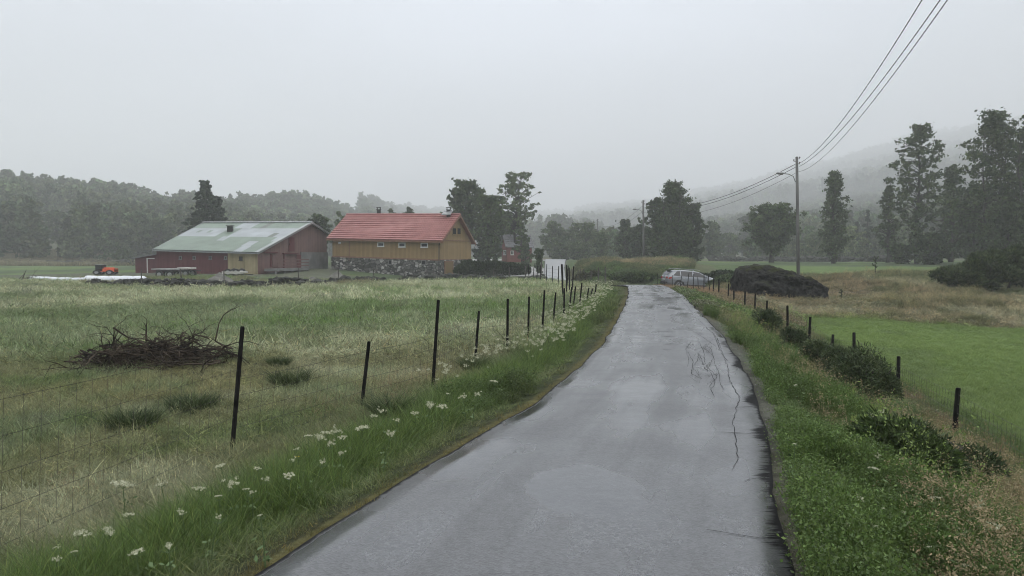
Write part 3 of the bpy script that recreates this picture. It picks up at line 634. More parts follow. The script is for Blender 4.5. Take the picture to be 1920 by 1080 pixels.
mb = MB(); mb.box(FL+gd*-.05+Vector((0, 0, -.2)), FR-FL, gd*.06, Vector((0, 0, .16))); bld(mb, 'fascia', m_trim, root)
mb = MB(); mb.tube([FR+ld*.3+Vector((0, 0, -.15))-gd*.02, fF.at(fF.len-.12, FR.z-.45, .08), fF.at(fF.len-.12, zb['FR']+.7, .2)], .05); bld(mb, 'downpipe', m_black, root)
mb = MB(); q_, _z = fF.cast(656, 465); mb.tube([fF.at(q_, wz(c['FL']), .06), fF.at(q_, zsp['FL']-.5, .2)], .035); bld(mb, 'downpipe', m_trim, root)
for (u0, v0, u1, v1) in ((708, 454.5, 720.5, 462.5), (747.5, 455, 760.5, 463.5), (789, 455.5, 802.5, 464)): window(fF, root, u0, v0, u1, v1, .1)
mb = MB(); fF.pix(mb, 635, 454, 639.5, 457, .02, .1); bld(mb, 'wall_lamp', m_white, root)
for (u0, v0, u1, v1) in ((848, 427, 855, 440), (856.5, 427, 863.5, 440)): window(fG, root, u0, v0, u1, v1, .07, frame_mat=m_ochre2)
for (u0, v0, u1, v1) in ((728, 487, 735, 496), (790, 487.5, 799, 497)):
    fB = Face(b4['FL'], b4['FR']); window(fB, root, u0, v0, u1, v1, .08, 0, m_conc)
for f_, u0, u1, v in ((fG, 824, 884, 451),):
    q0, z_ = f_.cast(u0, v); q1, z_ = f_.cast((u0+u1)/2, v); mb = MB(); f_.slab(mb, .02, f_.len-.02, z_-.06, z_+.03, .005, .05); bld(mb, 'trim_board', m_trim, root)
for f_, za, zb_ in ((fF, zsp['FL'], zsp['FR']), (fG, zsp['FR'], zsp['BR'])):
    mb = MB(); mb.poly([f_.at(0, za-.1, .0), f_.at(f_.len, zb_-.1, .0), f_.at(f_.len, zb_+.05, .0), f_.at(0, za+.05, .0)], f_.n*.09); bld(mb, 'sill_board', m_trim, root)
fGb = Face(b4['FR'], b4['BR']); mb = MB(); q0, q1, z0, z1 = fGb.pix(mb, 833.5, 491, 848, 519, .02, .06); dr_ = bld(mb, 'door', m_ochre, root, label='plain ochre basement door')
mb = MB(); fGb.slab(mb, q0-.12, q0, z0, z1+.1, .02, .09); fGb.slab(mb, q1, q1+.12, z0, z1+.1, .02, .09); fGb.slab(mb, q0, q1, z1, z1+.12, .02, .09); bld(mb, 'door_frame', m_trim, root, dr_)
mb = MB(); fGb.slab(mb, q1-.22, q1-.12, (z0+z1)/2, (z0+z1)/2+.06, .08, .06); bld(mb, 'handle', m_black, root, dr_)
def chimney(rt, base, w_, h_, mat, cap=True, name='chimney'):
    mb = MB(); mb.cbox(base+Vector((0, 0, h_/2-.3)), w_, w_, h_+.6); ch = bld(mb, name, mat, rt)
    mb = MB(); mb.cbox(base+Vector((0, 0, h_+.03)), w_*1.3, w_*1.3, .06); mb.cbox(base+Vector((0, 0, h_+.3)), w_*1.25, w_*1.25, .05)
    for sx in (-1, 1):
        for sy in (-1, 1): mb.cbox(base+Vector((sx*w_*.42, sy*w_*.42, h_+.17)), .05, .05, .24)
    bld(mb, 'cap', mat, rt, ch); return ch
chimney(root, RRr.lerp(RL, .09)-gd*.25+Vector((0, 0, .0)), .45, .55, m_black)
mb = MB(); bb = RRr.lerp(RL, .09)-gd*.9; sl_ = (RRr-FR).normalized()
mb.box(bb+ld*.55-sl_*.1+Vector((0, 0, .0)), -ld*1.1, sl_*.75, Vector((0, 0, .1))); bld(mb, 'flashing', m_metal, root)
chimney(root, RRr.lerp(RL, .72)+gd*.35, .42, .62, m_black)
# stones at the foot of the left end
def rock_mesh(name, cx, cy, cz, sx, sy, sz, rng, sub=2, rough=.18):
    bm = bmesh.new(); bmesh.ops.create_icosphere(bm, subdivisions=sub, radius=1)
    off = rng.random(3)*50; c0 = rng.random(3)*2*math.pi
    for v in bm.verts:
        p = v.co; k = 1+rough*(math.sin(p.x*2.3+c0[0])+math.sin(p.y*2.9+c0[1])+math.sin(p.z*3.1+c0[2]))/2+rough*.5*math.sin(p.x*7+p.y*5+c0[1])
        v.co = Vector((cx+p.x*k*sx, cy+p.y*k*sy, cz+p.z*k*sz))
    return bm

# ------------------------------------------------------------------ long red barn with the green metal roof
FR, FL, RL, RRr, BR = pt(483, 474, 78), pt(286, 468.5, 81.5), pt(380, 418, 92), pt(585.5, 417, 88.5), pt(618, 437.5, 93)
BL = RL+(BR-RRr)
c, rz, ld, gd = barn_frame(FR, FL, BR, BL, RRr, RL, .25, .3, .25)
root2 = empty('red_barn', (c['FR'][0], c['FR'][1], gz(*c['FR'])), label='long low barn with dark red walls and a patched green metal roof', cat='barn')
fF = Face(c['FL'], c['FR']); fG = Face(c['FR'], c['BR']); z0 = {k: gz(*c[k])-.5 for k in c}
qf, _ = fF.cast(427, 490); qs = qf/fF.len; mid = (c['FL'][0]*(1-qs)+c['FR'][0]*qs, c['FL'][1]*(1-qs)+c['FR'][1]*qs)
zfl = -.25; 
pk = peak(c['FR'], c['BR'], rz); pk2 = peak(c['FL'], c['BL'], rz)
link('wall', local(wallmesh([quad(c['FL'], mid, z0['FL'], z0['FR'], wz(c['FL']), wz(mid)), quad(c['BR'], c['BL'], z0['BR'], z0['BL'], wz(c['BR']), wz(c['BL'])),
      [(*c['BL'], z0['BL']), (*c['FL'], z0['FL']), (*c['FL'], wz(c['FL'])), (*pk2, wz(pk2)), (*c['BL'], wz(c['BL']))]]), root2), m_redbrd, root2, label='dark red board walls')
link('wall', local(wallmesh([quad(mid, c['FR'], z0['FR'], z0['FR'], wz(mid), wz(c['FR']))]), root2), m_palebrd, root2, label='faded yellow board wall')
qc, _ = fG.cast(563, 480); zc = fG.cast(590, 473)[1]; g0 = fG.at(qc, 0); cg = (g0.x, g0.y)
link('gable_wall', local(wallmesh([[(*c['FR'], z0['FR']), (*c['BR'], z0['BR']), (*c['BR'], wz(c['BR'])), (*pk, wz(pk)), (*c['FR'], wz(c['FR']))]]), root2), m_rustbrd, root2, label='weathered red brown gable wall')
mb = MB(); fG.slab(mb, qc, fG.len+.05, z0['BR']-.3, zc, .01, .12); bld(mb, 'concrete_base', m_conc, root2)
for (u0, v0, u1, v1, nm) in ((540.5, 445, 551, 471.5, 'hatch_door'), (556, 478, 565.5, 503, 'door'), (531, 476, 533, 502, 'post'), (506, 476, 508, 500, 'post')):
    mb = MB(); q0, q1, za, zb_ = fG.pix(mb, u0, v0, u1, v1, .02, .07); d_ = bld(mb, nm, m_reddoor, root2)
    if 'door' in nm: mb = MB(); fG.slab(mb, q0+.1, q0+.16, (za+zb_)/2-.05, (za+zb_)/2+.1, .09, .05); bld(mb, 'handle', m_black, root2, d_)
for (u0, u1, v) in ((493, 518, 473.5), (529, 556, 475.5)):
    mb = MB(); fG.pix(mb, u0, v-1, u1, v+1, .02, .22); bld(mb, 'door_canopy', m_reddoor, root2)
mb = MB(); fG.pix(mb, 510, 478, 527, 500, .02, .05); bld(mb, 'sliding_door', m_rustbrd, root2)
for (u0, u1) in ((336, 341), (362, 367), (392, 397), (421, 426)): window(fF, root2, u0, 480, u1, 486.5, .07, frame_mat=m_conc)
window(fF, root2, 449, 481, 455, 488, .07, frame_mat=m_black)
mb = MB(); q0, q1, za, zb_ = fF.pix(mb, 450, 491, 458, 506, .02, .06); bld(mb, 'door', m_palebrd, root2)
mb = MB(); fF.slab(mb, fF.len-.15, fF.len+.05, z0['FR'], wz(c['FR']), .01, .06); bld(mb, 'corner_board', m_palebrd, root2)
# roof: green sheets with bare metal ones between
m_roofg, t, o = newmat('ribbed_roof_sheet'); n = t.nodes.new; l = t.links.new
at = n('ShaderNodeAttribute'); at.attribute_name = 'tint'; z = n('ShaderNodeTexNoise'); z.inputs['Scale'].default_value = .5; z.inputs['Detail'].default_value = 6
tcn = n('ShaderNodeTexCoord'); l(tcn.outputs['Object'], z.inputs['Vector']); mr = n('ShaderNodeMapRange'); mr.inputs[1].default_value = .3; mr.inputs[2].default_value = .7; mr.inputs[3].default_value = .82; mr.inputs[4].default_value = 1.12; l(z.outputs[0], mr.inputs[0])
vs_ = n('ShaderNodeVectorMath'); vs_.operation = 'SCALE'; l(at.outputs['Color'], vs_.inputs[0]); l(mr.outputs[0], vs_.inputs['Scale'])
b = n('ShaderNodeBsdfPrincipled'); b.inputs['Roughness'].default_value = .42; b.inputs['Specular IOR Level'].default_value = .5; l(vs_.outputs[0], b.inputs['Base Color']); l(b.outputs[0], o.inputs[0])
def ribbed(A, B, Rb, Ra, colf, nc, rt, th=.05):
    nn = (B-A).cross(Ra-A).normalized()
    if nn.z < 0: nn = -nn
    vs = []; fs = []; cs = []; rows = [0, .165, .33, .47, .61, .7, .78, .9, 1]
    for j in range(len(rows)-1):
        for i in range(nc):
            s0, s1 = i/nc, (i+1)/nc; cc = colf((s0+s1)/2, (rows[j]+rows[j+1])/2); e0 = .01*(j % 2)
            for (sa, sb, ha, hb) in ((s0, s0+(s1-s0)*.35, .0, .035), (s0+(s1-s0)*.35, s0+(s1-s0)*.65, .035, .035), (s0+(s1-s0)*.65, s1, .035, 0)):
                b_ = len(vs)
                for s, tt, h in ((sa, rows[j], ha), (sb, rows[j], hb), (sb, rows[j+1], hb), (sa, rows[j+1], ha)):
                    vs.append(tuple(A.lerp(B, s).lerp(Ra.lerp(Rb, s), tt)+nn*(h+th-.012*j)-Vector(rt.location))); cs.append(cc)
                fs.append((b_, b_+1, b_+2, b_+3))
    b_ = len(vs)
    for p in (A, B, Rb, Ra): vs.append(tuple(p-nn*.1-Vector(rt.location))); cs.append((.2, .2, .2))
    for p in (A, B, Rb, Ra): vs.append(tuple(p-nn*.06-Vector(rt.location))); cs.append((.3, .32, .32))
    fs += [(b_, b_+1, b_+2, b_+3), (b_, b_+1, b_+5, b_+4), (b_+1, b_+2, b_+6, b_+5), (b_+3, b_, b_+4, b_+7), (b_+4, b_+5, b_+6, b_+7)]
    return link('roof', npmesh('roof', vs, np.array(fs), colors=np.array(cs)), m_roofg, rt)
gr_ = (.155, .205, .165); gy_ = (.30, .33, .35)
def rc(s, t_):
    k = gr_
    if .47 < t_ < .78 and not (.35 < s < .47 and t_ < .61+.2): k = gy_
    if t_ > .78 and .38 < s < .53: k = gy_
    if .33 < t_ < .47 and (.44 < s < .5 or s > .93): k = gy_
    if t_ < .33 and .78 < s+t_*.1 < .86: k = gy_
    if s > .97: k = (.33, .36, .36)
    if t_ > .61 and (.1 < s < .13 or .2 < s < .23) and t_ < .7: k = gr_
    if (.84 < s < .88 and .47 < t_ < .61) or (.62 < s < .66 and t_ > .78) : k = (.12, .14, .12)
    v = (math.sin(int(s*14)*12.9898+int(t_*5)*4.1)*43758.5) % 1; return tuple(a*(.93+.14*v) for a in k)
ribbed(FL, FR, RRr, RL, rc, 60, root2); ribbed(BR, BL, RL, RRr, lambda s, t_: gr_, 40, root2)
barge(root2, [(FR, RRr), (BR, RRr)], .05, .18, m_metal, -ld); barge(root2, [(FL, RL), (BL, RL)], .05, .18, m_metal, ld)
mb = MB(); mb.tube([RL+Vector((0, 0, .05)), RRr+Vector((0, 0, .05))], .12, 6); bld(mb, 'ridge_cap', m_metal, root2)
vp = FL.lerp(FR, .41).lerp(RL.lerp(RRr, .41), .66); mb = MB(); mb.cbox(vp+Vector((0, 0, .25)), .55, .5, .7); v_ = bld(mb, 'roof_vent', m_black, root2)
mb = MB(); mb.cbox(vp+Vector((0, 0, .66)), .75, .7, .07); bld(mb, 'cap', m_black, root2, v_)
mb = MB(); mb.box(FL-gd*.08+Vector((0, 0, -.13)), FR-FL, gd*.1, Vector((0, 0, .1))); bld(mb, 'gutter', m_metal, root2)
# loading deck along the gable
mb = MB(); qa, _ = fG.cast(492, 500); qb, _ = fG.cast(553, 500); zt = fG.cast(520, 503)[1]
fG.slab(mb, qa, qb, zt-.25, zt, .2, 1.6); bld(mb, 'loading_deck', m_conc, root2)
for k in range(5): mb = MB(); q_ = qa+(qb-qa)*k/4; fG.slab(mb, q_-.08, q_+.08, zt-1.4, zt-.25, 1.5, .16); bld(mb, 'deck_post', m_conc, root2)
for k in range(3): mb = MB(); fG.slab(mb, qa, qb, zt+.2+.33*k, zt+.32+.33*k, 1.7, .05); bld(mb, 'rail', m_rustbrd, root2)

# ------------------------------------------------------------------ small shed at the far left end of the red barn
def simple_house(name, FRp, FLp, BRp, h_eave, h_ridge, over, mats, label, cat, ridge_along='front', zb=None, roof_mat=None, rows=0):
    """box house with a gabled roof, ridge parallel to the FL-FR wall"""
    wall_m, gable_m = mats; FRp, FLp, BRp = map(Vector, (FRp, FLp, BRp)); ld = (FLp-FRp).normalized(); gd = (BRp-FRp).normalized(); BLp = FLp+(BRp-FRp)
    z0 = gz(FRp.x, FRp.y) if zb is None else zb; rt = empty(name, (FRp.x, FRp.y, z0), label=label, cat=cat)
    P = lambda p, z: Vector((p.x, p.y, z)); ze, zr = z0+h_eave, z0+h_ridge; m1, m2 = (FRp+BRp)/2, (FLp+BLp)/2; zl = z0-.7
    link('wall', local(wallmesh([[P(FLp, zl), P(FRp, zl), P(FRp, ze), P(FLp, ze)], [P(BRp, zl), P(BLp, zl), P(BLp, ze), P(BRp, ze)]]), rt), wall_m, rt)
    for g_ in ([P(FRp, zl), P(BRp, zl), P(BRp, ze), P(m1, zr), P(FRp, ze)], [P(BLp, zl), P(FLp, zl), P(FLp, ze), P(m2, zr), P(BLp, ze)]): link('gable_wall', local(wallmesh([g_]), rt), gable_m, rt)
    w_ = (BRp-FRp).length/2; dz = (zr-ze)/w_*over
    A, B = P(FRp-ld*over-gd*over, ze-dz+.06), P(FLp+ld*over-gd*over, ze-dz+.06); Ra, Rb = P(m1-ld*over, zr+.06), P(m2+ld*over, zr+.06)
    C_, D = P(BRp-ld*over+gd*over, ze-dz+.06), P(BLp+ld*over+gd*over, ze-dz+.06)
    if rows: tiled(rt, A, B, Rb, Ra, rows, roof_mat, 'roof'); tiled(rt, D, C_, Ra, Rb, rows, roof_mat, 'roof')
    else:
        for (a, b_, r1, r2) in ((A, B, Rb, Ra), (D, C_, Ra, Rb)):
            mb = MB(); nn = (b_-a).cross(r2-a).normalized(); nn = nn if nn.z > 0 else -nn; mb.poly([a, b_, r1, r2], nn*.08); bld(mb, 'roof', roof_mat, rt)
    return rt, Face((FLp.x, FLp.y), (FRp.x, FRp.y)), Face((FRp.x, FRp.y), (BRp.x, BRp.y)), A, B, C_, D, Ra, Rb
p0, p1 = (px_x(296, 88), 88), (px_x(254, 89), 89)
# the shed: monopitch, roof falling to the left
zs = gz(*p0); rt = empty('small_shed', (p0[0], p0[1], zs), label='small dark red shed against the left end of the green roofed barn', cat='shed')
zt0, zt1 = pt(296, 477, 88).z, pt(254, 484.5, 89).z; dirb = Vector((gd.x, gd.y, 0)).normalized(); q0_, q1_ = Vector((*p0, 0)), Vector((*p1, 0)); q2_, q3_ = q1_+dirb*5, q0_+dirb*5
W = lambda p, z: (p.x, p.y, z)
link('wall', local(wallmesh([[W(q1_, zs-.6), W(q0_, zs-.6), W(q0_, zt0), W(q1_, zt1)], [W(q0_, zs-.6), W(q3_, zs-.6), W(q3_, zt0), W(q0_, zt0)], [W(q2_, zs-.6), W(q1_, zs-.6), W(q1_, zt1), W(q2_, zt1)], [W(q3_, zs-.6), W(q2_, zs-.6), W(q2_, zt1), W(q3_, zt0)]]), rt), m_redbrd, rt)
mb = MB(); e_ = (q1_-q0_).normalized()*.35; mb.poly([W(q0_-dirb*.3, zt0), W(q1_+e_-dirb*.3, zt1-.06), W(q2_+e_+dirb*.3, zt1-.06), W(q3_+dirb*.3, zt0)], (0, 0, .1)); bld(mb, 'roof', m_slate, rt)
fs_ = Face(p1, p0)
for (u0, v0, u1, v1) in ((276, 484, 277.6, 513), (277.6, 484, 290, 485.6)): mb = MB(); fs_.pix(mb, u0, v0, u1, v1, .02, .06); bld(mb, 'door_frame', m_white, rt)

# ------------------------------------------------------------------ red cottage with a slate roof, half hidden by a tree
a_ = Vector((px_x(951, 126), 126, 0)); b2 = Vector((px_x(997, 130), 130, 0)); lf = Vector((px_x(941, 131), 131, 0))
# gable faces left-front, ridge runs away to the right
m_redhouse = mat_boards('rust_red_boards', (.15, .045, .04), (.2, .07, .06), .2)
rt, f1, f2, *_r = simple_house('red_cottage', a_, b2, a_+(lf-a_).normalized()*5.2, 2.75, 4.6, .45, (m_redhouse, m_redhouse),
    'small rust red cottage with a grey slate roof behind a leafy tree', 'cottage', roof_mat=m_slate, rows=7)
for (u0, v0, u1, v1) in ((944.5, 469, 946.5, 478), (947.5, 469, 949.5, 478)):
    window(f2, rt, u0, v0, u1, v1, .1)
window(f1, rt, 957, 470, 963, 478, .1, 1)
barge(rt, [(_r[0], _r[4]), (_r[2], _r[4])], .06, .2, m_white, (a_-b2).normalized()) if False else None
# two farmhouses high on the misty slopes
for (u, v, wd, lab) in ((1098, 409, 9, 'pale roofed farmhouse faint in mist high on the far middle slope'), (1513, 356, 7, 'tiny pale roofed cabin on the right hillside above the poplar')):
    h_ = hit(u, v+3)
    if h_ is None: continue
    Y = h_.y; x0, x1 = px_x(u-wd, Y), px_x(u+wd, Y); W_ = x1-x0
    m_pale = bpy.data.materials.get('pale_roof') or mat_noise('pale_roof', (.5, .5, .5), (.6, .6, .6), 1, rough=.4)
    rt, f1, f2, *_ = simple_house('hillside_house', (x1, Y, 0), (x0, Y+1, 0), (x1+.3, Y+W_*.55, 0), 5.6+W_*.05, 7.5+W_*.18, .5, (m_white, m_white), lab, 'house', zb=gz(x1, Y)-.3, roof_mat=m_pale)
    for k in range(3): mb = MB(); q = f1.len*(.2+.3*k); f1.slab(mb, q-.5, q+.5, rt.location.z+3.4, rt.location.z+4.6, .02, .05); bld(mb, 'window', m_glass, rt)

# ------------------------------------------------------------------ stones, walls, boulder
m_stone = mat_noise('mossy_field_stone', (.012, .013, .011), (.06, .06, .055), 2.5, rough=.9, bump=.5, detail=6)
def join_bm(bms, name):
    vs = []; fs = []
    for bm in bms:
        b = len(vs); bm.verts.ensure_lookup_table(); vs += [tuple(v.co) for v in bm.verts]; fs += [tuple(b+v.index for v in f.verts) for f in bm.faces]; bm.free()
    mb = MB(); mb.v = vs; mb.f = fs; return mb
def drywall(path, name, label, h=.55, w=.7, seed=1, gap=.5, size=.3):
    rng = np.random.default_rng(seed); bms = []; P = [Vector((*p, 0)) for p in path]
    for a, b in zip(P, P[1:]):
        L_ = (b-a).length; d = (b-a).normalized(); nn = Vector((-d.y, d.x, 0)); m = int(L_/size*5.5*max(1, h/.5))
        for i in range(m):
            q = a+d*(rng.random()*L_)+nn*rng.normal(0, w*.28); hh = h*(.65+.6*fbm([q.x], [q.y], 2.2, seed)[0]); s = size*(.5+.7*rng.random())*.6
            if fbm([q.x], [q.y], 3., seed+5)[0] < .5*gap: continue
            bms.append(rock_mesh('r', q.x, q.y, gz(q.x, q.y)+rng.random()*hh-.03, s*(1+.6*rng.random()), s, s*.65, rng, 1, .3))
    r0 = P[0]; mb = join_bm(bms, name); l0 = Vector((r0.x, r0.y, gz(r0.x, r0.y))); mb.v = [tuple(Vector(p)-l0) for p in mb.v]
    o_ = mb.build(name, m_stone, None, label=label, cat='stone wall'); o_.location = l0; return o_
def along(us, vs, Ys): return [(px_x(u, Y), Y) for u, Y in zip(us, Ys)]
drywall(along((170, 260, 330, 420, 520, 560), 0, (52, 50, 48.5, 48.5, 49, 50)), 'dry_stone_wall', 'low tumbled dry stone wall along the near field edge before the long red barn', h=.62, seed=3, size=.36)
drywall(along((552, 600, 650, 720), 0, (51.5, 53, 57, 61)), 'dry_stone_wall', 'broken stretch of mossy stones between the two barns at the field edge', h=.55, seed=4, size=.38)
drywall(along((745, 800, 850, 900, 955), 0, (66, 69, 72, 74, 76)), 'dry_stone_wall', 'dark stone wall below the ochre barn door and the hedge', h=.85, seed=5, size=.42)
drywall(along((975, 1000, 1022), 0, (76, 77, 78)), 'dry_stone_wall', 'short dark stone wall end beside the far road', h=.45, seed=6, size=.35)
drywall(along((0, 80, 160, 250), 0, (172, 170, 166, 160)), 'dry_stone_wall', 'long low stone wall at the foot of the left woods', h=1.0, w=.8, seed=7, size=.9)
drywall(along((1330, 1450, 1600, 1700), 0, (165, 160, 140, 128)), 'dry_stone_wall', 'low stone wall along the far edge of the right meadow', h=.9, w=.8, seed=8, size=.85)

m_boulder, t, o = newmat('lichen_boulder'); n = t.nodes.new; l = t.links.new
g = n('ShaderNodeNewGeometry'); z1 = n('ShaderNodeTexNoise'); z1.inputs['Scale'].default_value = 3.2; z1.inputs['Detail'].default_value = 8; z1.inputs['Roughness'].default_value = .7; l(g.outputs['Position'], z1.inputs['Vector'])
rp = n('ShaderNodeValToRGB'); rp.color_ramp.elements[0].position = .38; rp.color_ramp.elements[0].color = (.004, .004, .0045, 1); rp.color_ramp.elements[1].position = .72; rp.color_ramp.elements[1].color = (.085, .083, .08, 1); l(z1.outputs[0], rp.inputs[0])
z2 = n('ShaderNodeTexNoise'); z2.inputs['Scale'].default_value = 2.0; z2.inputs['Detail'].default_value = 6; l(g.outputs['Position'], z2.inputs['Vector'])
sn = n('ShaderNodeSeparateXYZ'); l(g.outputs['Normal'], sn.inputs[0]); ad = n('ShaderNodeMath'); ad.operation = 'MULTIPLY_ADD'; l(sn.outputs[2], ad.inputs[0]); ad.inputs[1].default_value = .32; l(z2.outputs[0], ad.inputs[2])
mr = n('ShaderNodeMapRange'); mr.inputs[1].default_value = .74; mr.inputs[2].default_value = .86; l(ad.outputs[0], mr.inputs[0])
mx = n('ShaderNodeMix'); mx.data_type = 'RGBA'; l(mr.outputs[0], mx.inputs[0]); l(rp.outputs[0], mx.inputs[6]); mx.inputs[7].default_value = (.04, .045, .018, 1)
b = n('ShaderNodeBsdfPrincipled'); b.inputs['Roughness'].default_value = .95; b.inputs['Specular IOR Level'].default_value = .08; l(mx.outputs[2], b.inputs['Base Color'])
bm_ = n('ShaderNodeBump'); bm_.inputs['Strength'].default_value = .9; bm_.inputs['Distance'].default_value = .35; l(z1.outputs[0], bm_.inputs['Height']); l(bm_.outputs[0], b.inputs['Normal']); l(b.outputs[0], o.inputs[0])
# boulder: silhouette steep on the left, sloping down to the right
Yb = 42.5; prof = [(1388, 560), (1388, 535), (1395, 515), (1408, 505), (1430, 502), (1455, 508), (1480, 513), (1505, 521), (1530, 533), (1548, 541), (1557, 550), (1556, 562)]
us_ = np.array([p[0] for p in prof], float); ztop = [pt(u, v, Yb).z for u, v in prof]
rng = np.random.default_rng(11); nx, ny = 110, 60; x0, x1 = px_x(1386, Yb), px_x(1559, Yb); vs = []; 
tops_u = np.array([1386, 1388, 1392, 1396, 1403, 1412, 1430, 1455, 1480, 1505, 1530, 1548, 1556, 1559.]); tops_v = np.array([566, 536, 512, 505, 501, 499, 499.5, 503, 507.5, 513, 522, 532, 540, 566.])
gb = gz((x0+x1)/2, Yb); xs = np.linspace(0, 1, nx)
bm = bmesh.new(); bmesh.ops.create_icosphere(bm, subdivisions=6, radius=1)
co = np.array([v.co[:] for v in bm.verts])
ux = (co[:, 0]+1)/2; uu = 1386+ux*173; top = np.interp(uu, tops_u, tops_v); zt_ = CAMZ-(top-478)*Yb/1424; cyl = np.sqrt(np.maximum(1-co[:, 0]**2, 1e-4)); zz_ = co[:, 2]/cyl
zn = np.sign(zz_)*np.abs(zz_)**.42; yy_ = co[:, 1]/cyl; yn = np.sign(yy_)*np.abs(yy_)**.7
Z = np.where(zz_ > 0, gb-.1+(zt_-gb+.1)*zn, gb-.1+zz_*.5)
X = x0+(x1-x0)*ux; Yv = Yb+1.0+yn*(1.6*cyl**.35)
def n3(p, s, sd): return fbm(p[:, 0]+p[:, 2]*.7, p[:, 1]*.8+p[:, 2]*1.3, s, sd, 4)-.5
Pb = np.stack([X, Yv, Z], 1); d = .7*n3(Pb, 1.1, 3)+.6*n3(Pb, .42, 8)+.3*n3(Pb, .16, 12); nrm = co*np.array([.5, 1, .6]); Pb = Pb+nrm*d[:, None]
fc = np.array([[v.index for v in f.verts] for f in bm.faces]); bm.free()
Pb -= np.array([(x0+x1)/2, Yb, gb]); ob = link('boulder', npmesh('boulder', Pb, fc, smooth=True), m_boulder, label='huge dark lichen covered boulder in the rough grass right of the road', cat='boulder'); ob.location = ((x0+x1)/2, Yb, gb)

# gravel heaps, brush pile
m_heap = mat_noise('grey_gravel_heap', (.1, .1, .09), (.17, .165, .15), 2, rough=.9, bump=.7, bscale=18)
def heap(u, v, Y, wpx, hpx, label):
    X = px_x(u, Y); z0 = gz(X, Y); w = wpx/1424*Y/2; h = hpx/1424*Y; k = 26; S = np.linspace(-1, 1, 2*k+1); a, b = np.meshgrid(S, S); r = np.hypot(a, b)
    z = h*np.clip(1-r, 0, 1)**.85*(1+.3*(fbm(a*4+X, b*4, 1., 3)-.5)); x_ = a*w; y_ = b*w*.9; gzz = ground_z(x_+X, y_+Y)-z0-.04
    V = np.stack([x_.ravel(), y_.ravel(), (z+gzz).ravel()], 1); i = np.arange((2*k+1)**2).reshape(2*k+1, -1); F = np.stack([i[:-1, :-1], i[:-1, 1:], i[1:, 1:], i[1:, :-1]], -1).reshape(-1, 4)
    o_ = link('gravel_heap', npmesh('gravel_heap', V, F, smooth=True), m_heap, label=label, cat='gravel heap'); o_.location = (X, Y, z0)
heap(412, 530, 60, 75, 26, 'wide grey gravel heap in the yard before the long red barn')
heap(632, 524, 72, 48, 18, 'small pinkish grey gravel heap on the lawn below the ochre barn')
heap(585, 526, 66, 34, 12, 'low flat gravel mound left of the pinkish heap')

m_twig = mat_noise('wet_dead_branch', (.009, .007, .005), (.085, .066, .05), 4, rough=.8, bump=.3, spec=.12)
def branchy(mb, p, d, L_, r, rng, depth=0, curve=.35, n=6, droop=0.):
    pts = [p]; dd = Vector(d).normalized(); q = Vector(p); rs = [r]
    for i in range(n):
        dd = (dd+Vector((rng.normal(0, curve*.4), rng.normal(0, curve*.4), rng.normal(0, curve*.25)-droop))).normalized(); q = q+dd*(L_/n); pts.append(q.copy()); rs.append(r*(1-.8*(i+1)/n))
        if depth > 0 and rng.random() < .55: branchy(mb, q, (dd+Vector(rng.normal(0, .6, 3))).normalized(), L_*.45, r*.5*(1-.6*i/n), rng, depth-1, curve, max(3, n-2), droop)
    mb.tube(pts, rs, 4 if r < .012 else 5)
c0 = hit(288, 688); rng = np.random.default_rng(21); mb = MB(); hw = 158/1424*c0.y
for i in range(400):
    a = rng.random()*2*math.pi; ex = rng.normal(0, .42); ey = rng.normal(0, .4)
    hx = hw*.92*max(-1, min(1, ex)); prof_h = .36*(1-abs(hx/hw)**2.2)+.06; p = Vector((c0.x+hx, c0.y+ey*.7, c0.z+.02+rng.random()*prof_h))
    d = Vector((rng.normal(0, 1.2), rng.normal(0, .5), rng.normal(0.0, .10))); L_ = .5+.9*rng.random(); p = p-d.normalized()*L_*.5; p.z = max(p.z, c0.z+.03)
    if abs(p.x-c0.x) > hw*.95: p.x = c0.x+hw*.9*np.sign(p.x-c0.x)
    branchy(mb, p, d, L_, .008+.013*rng.random(), rng, 1, 1.0, 7, .14)
for (u, v, dx, dz, L_, r) in ((272, 640, -.05, 1, .38, .022), (360, 640, -.1, 1, .22, .018), (190, 655, -.3, .9, .4, .012), (205, 650, .5, .9, .4, .012), (330, 640, .3, .7, .35, .012), (400, 655, .9, .1, .55, .018), (420, 660, .9, -.05, .5, .02), (385, 650, .5, .7, .25, .012), (345, 650, .6, .6, .35, .013), (150, 680, -.9, .1, .3, .012), (165, 665, -.8, .25, .35, .012)):
    x_, y_, z_ = ray(u, v); p = Vector((px_x(u, c0.y), c0.y, pt(u, v, c0.y).z)); branchy(mb, p, (dx, .1, dz), L_, r, rng, 1, .3, 6, .1 if abs(dx) > .5 else 0)
for i in range(16):   # arching canes over the right half
    a0 = px_x(330+rng.random()*60, c0.y); p = Vector((a0, c0.y+rng.normal(0, .2), c0.z+.3)); branchy(mb, p, (1 if rng.random() < .7 else -1, rng.normal(0, .3), .6), .42+.22*rng.random(), .012, rng, 1, .25, 7, .2)
mb.v = [tuple(Vector(p)-c0) for p in mb.v]; ob = mb.build('brush_pile', m_twig, smooth=True, label='low tangled heap of dark dead branches on the mown left field', cat='brush pile'); ob.location = c0
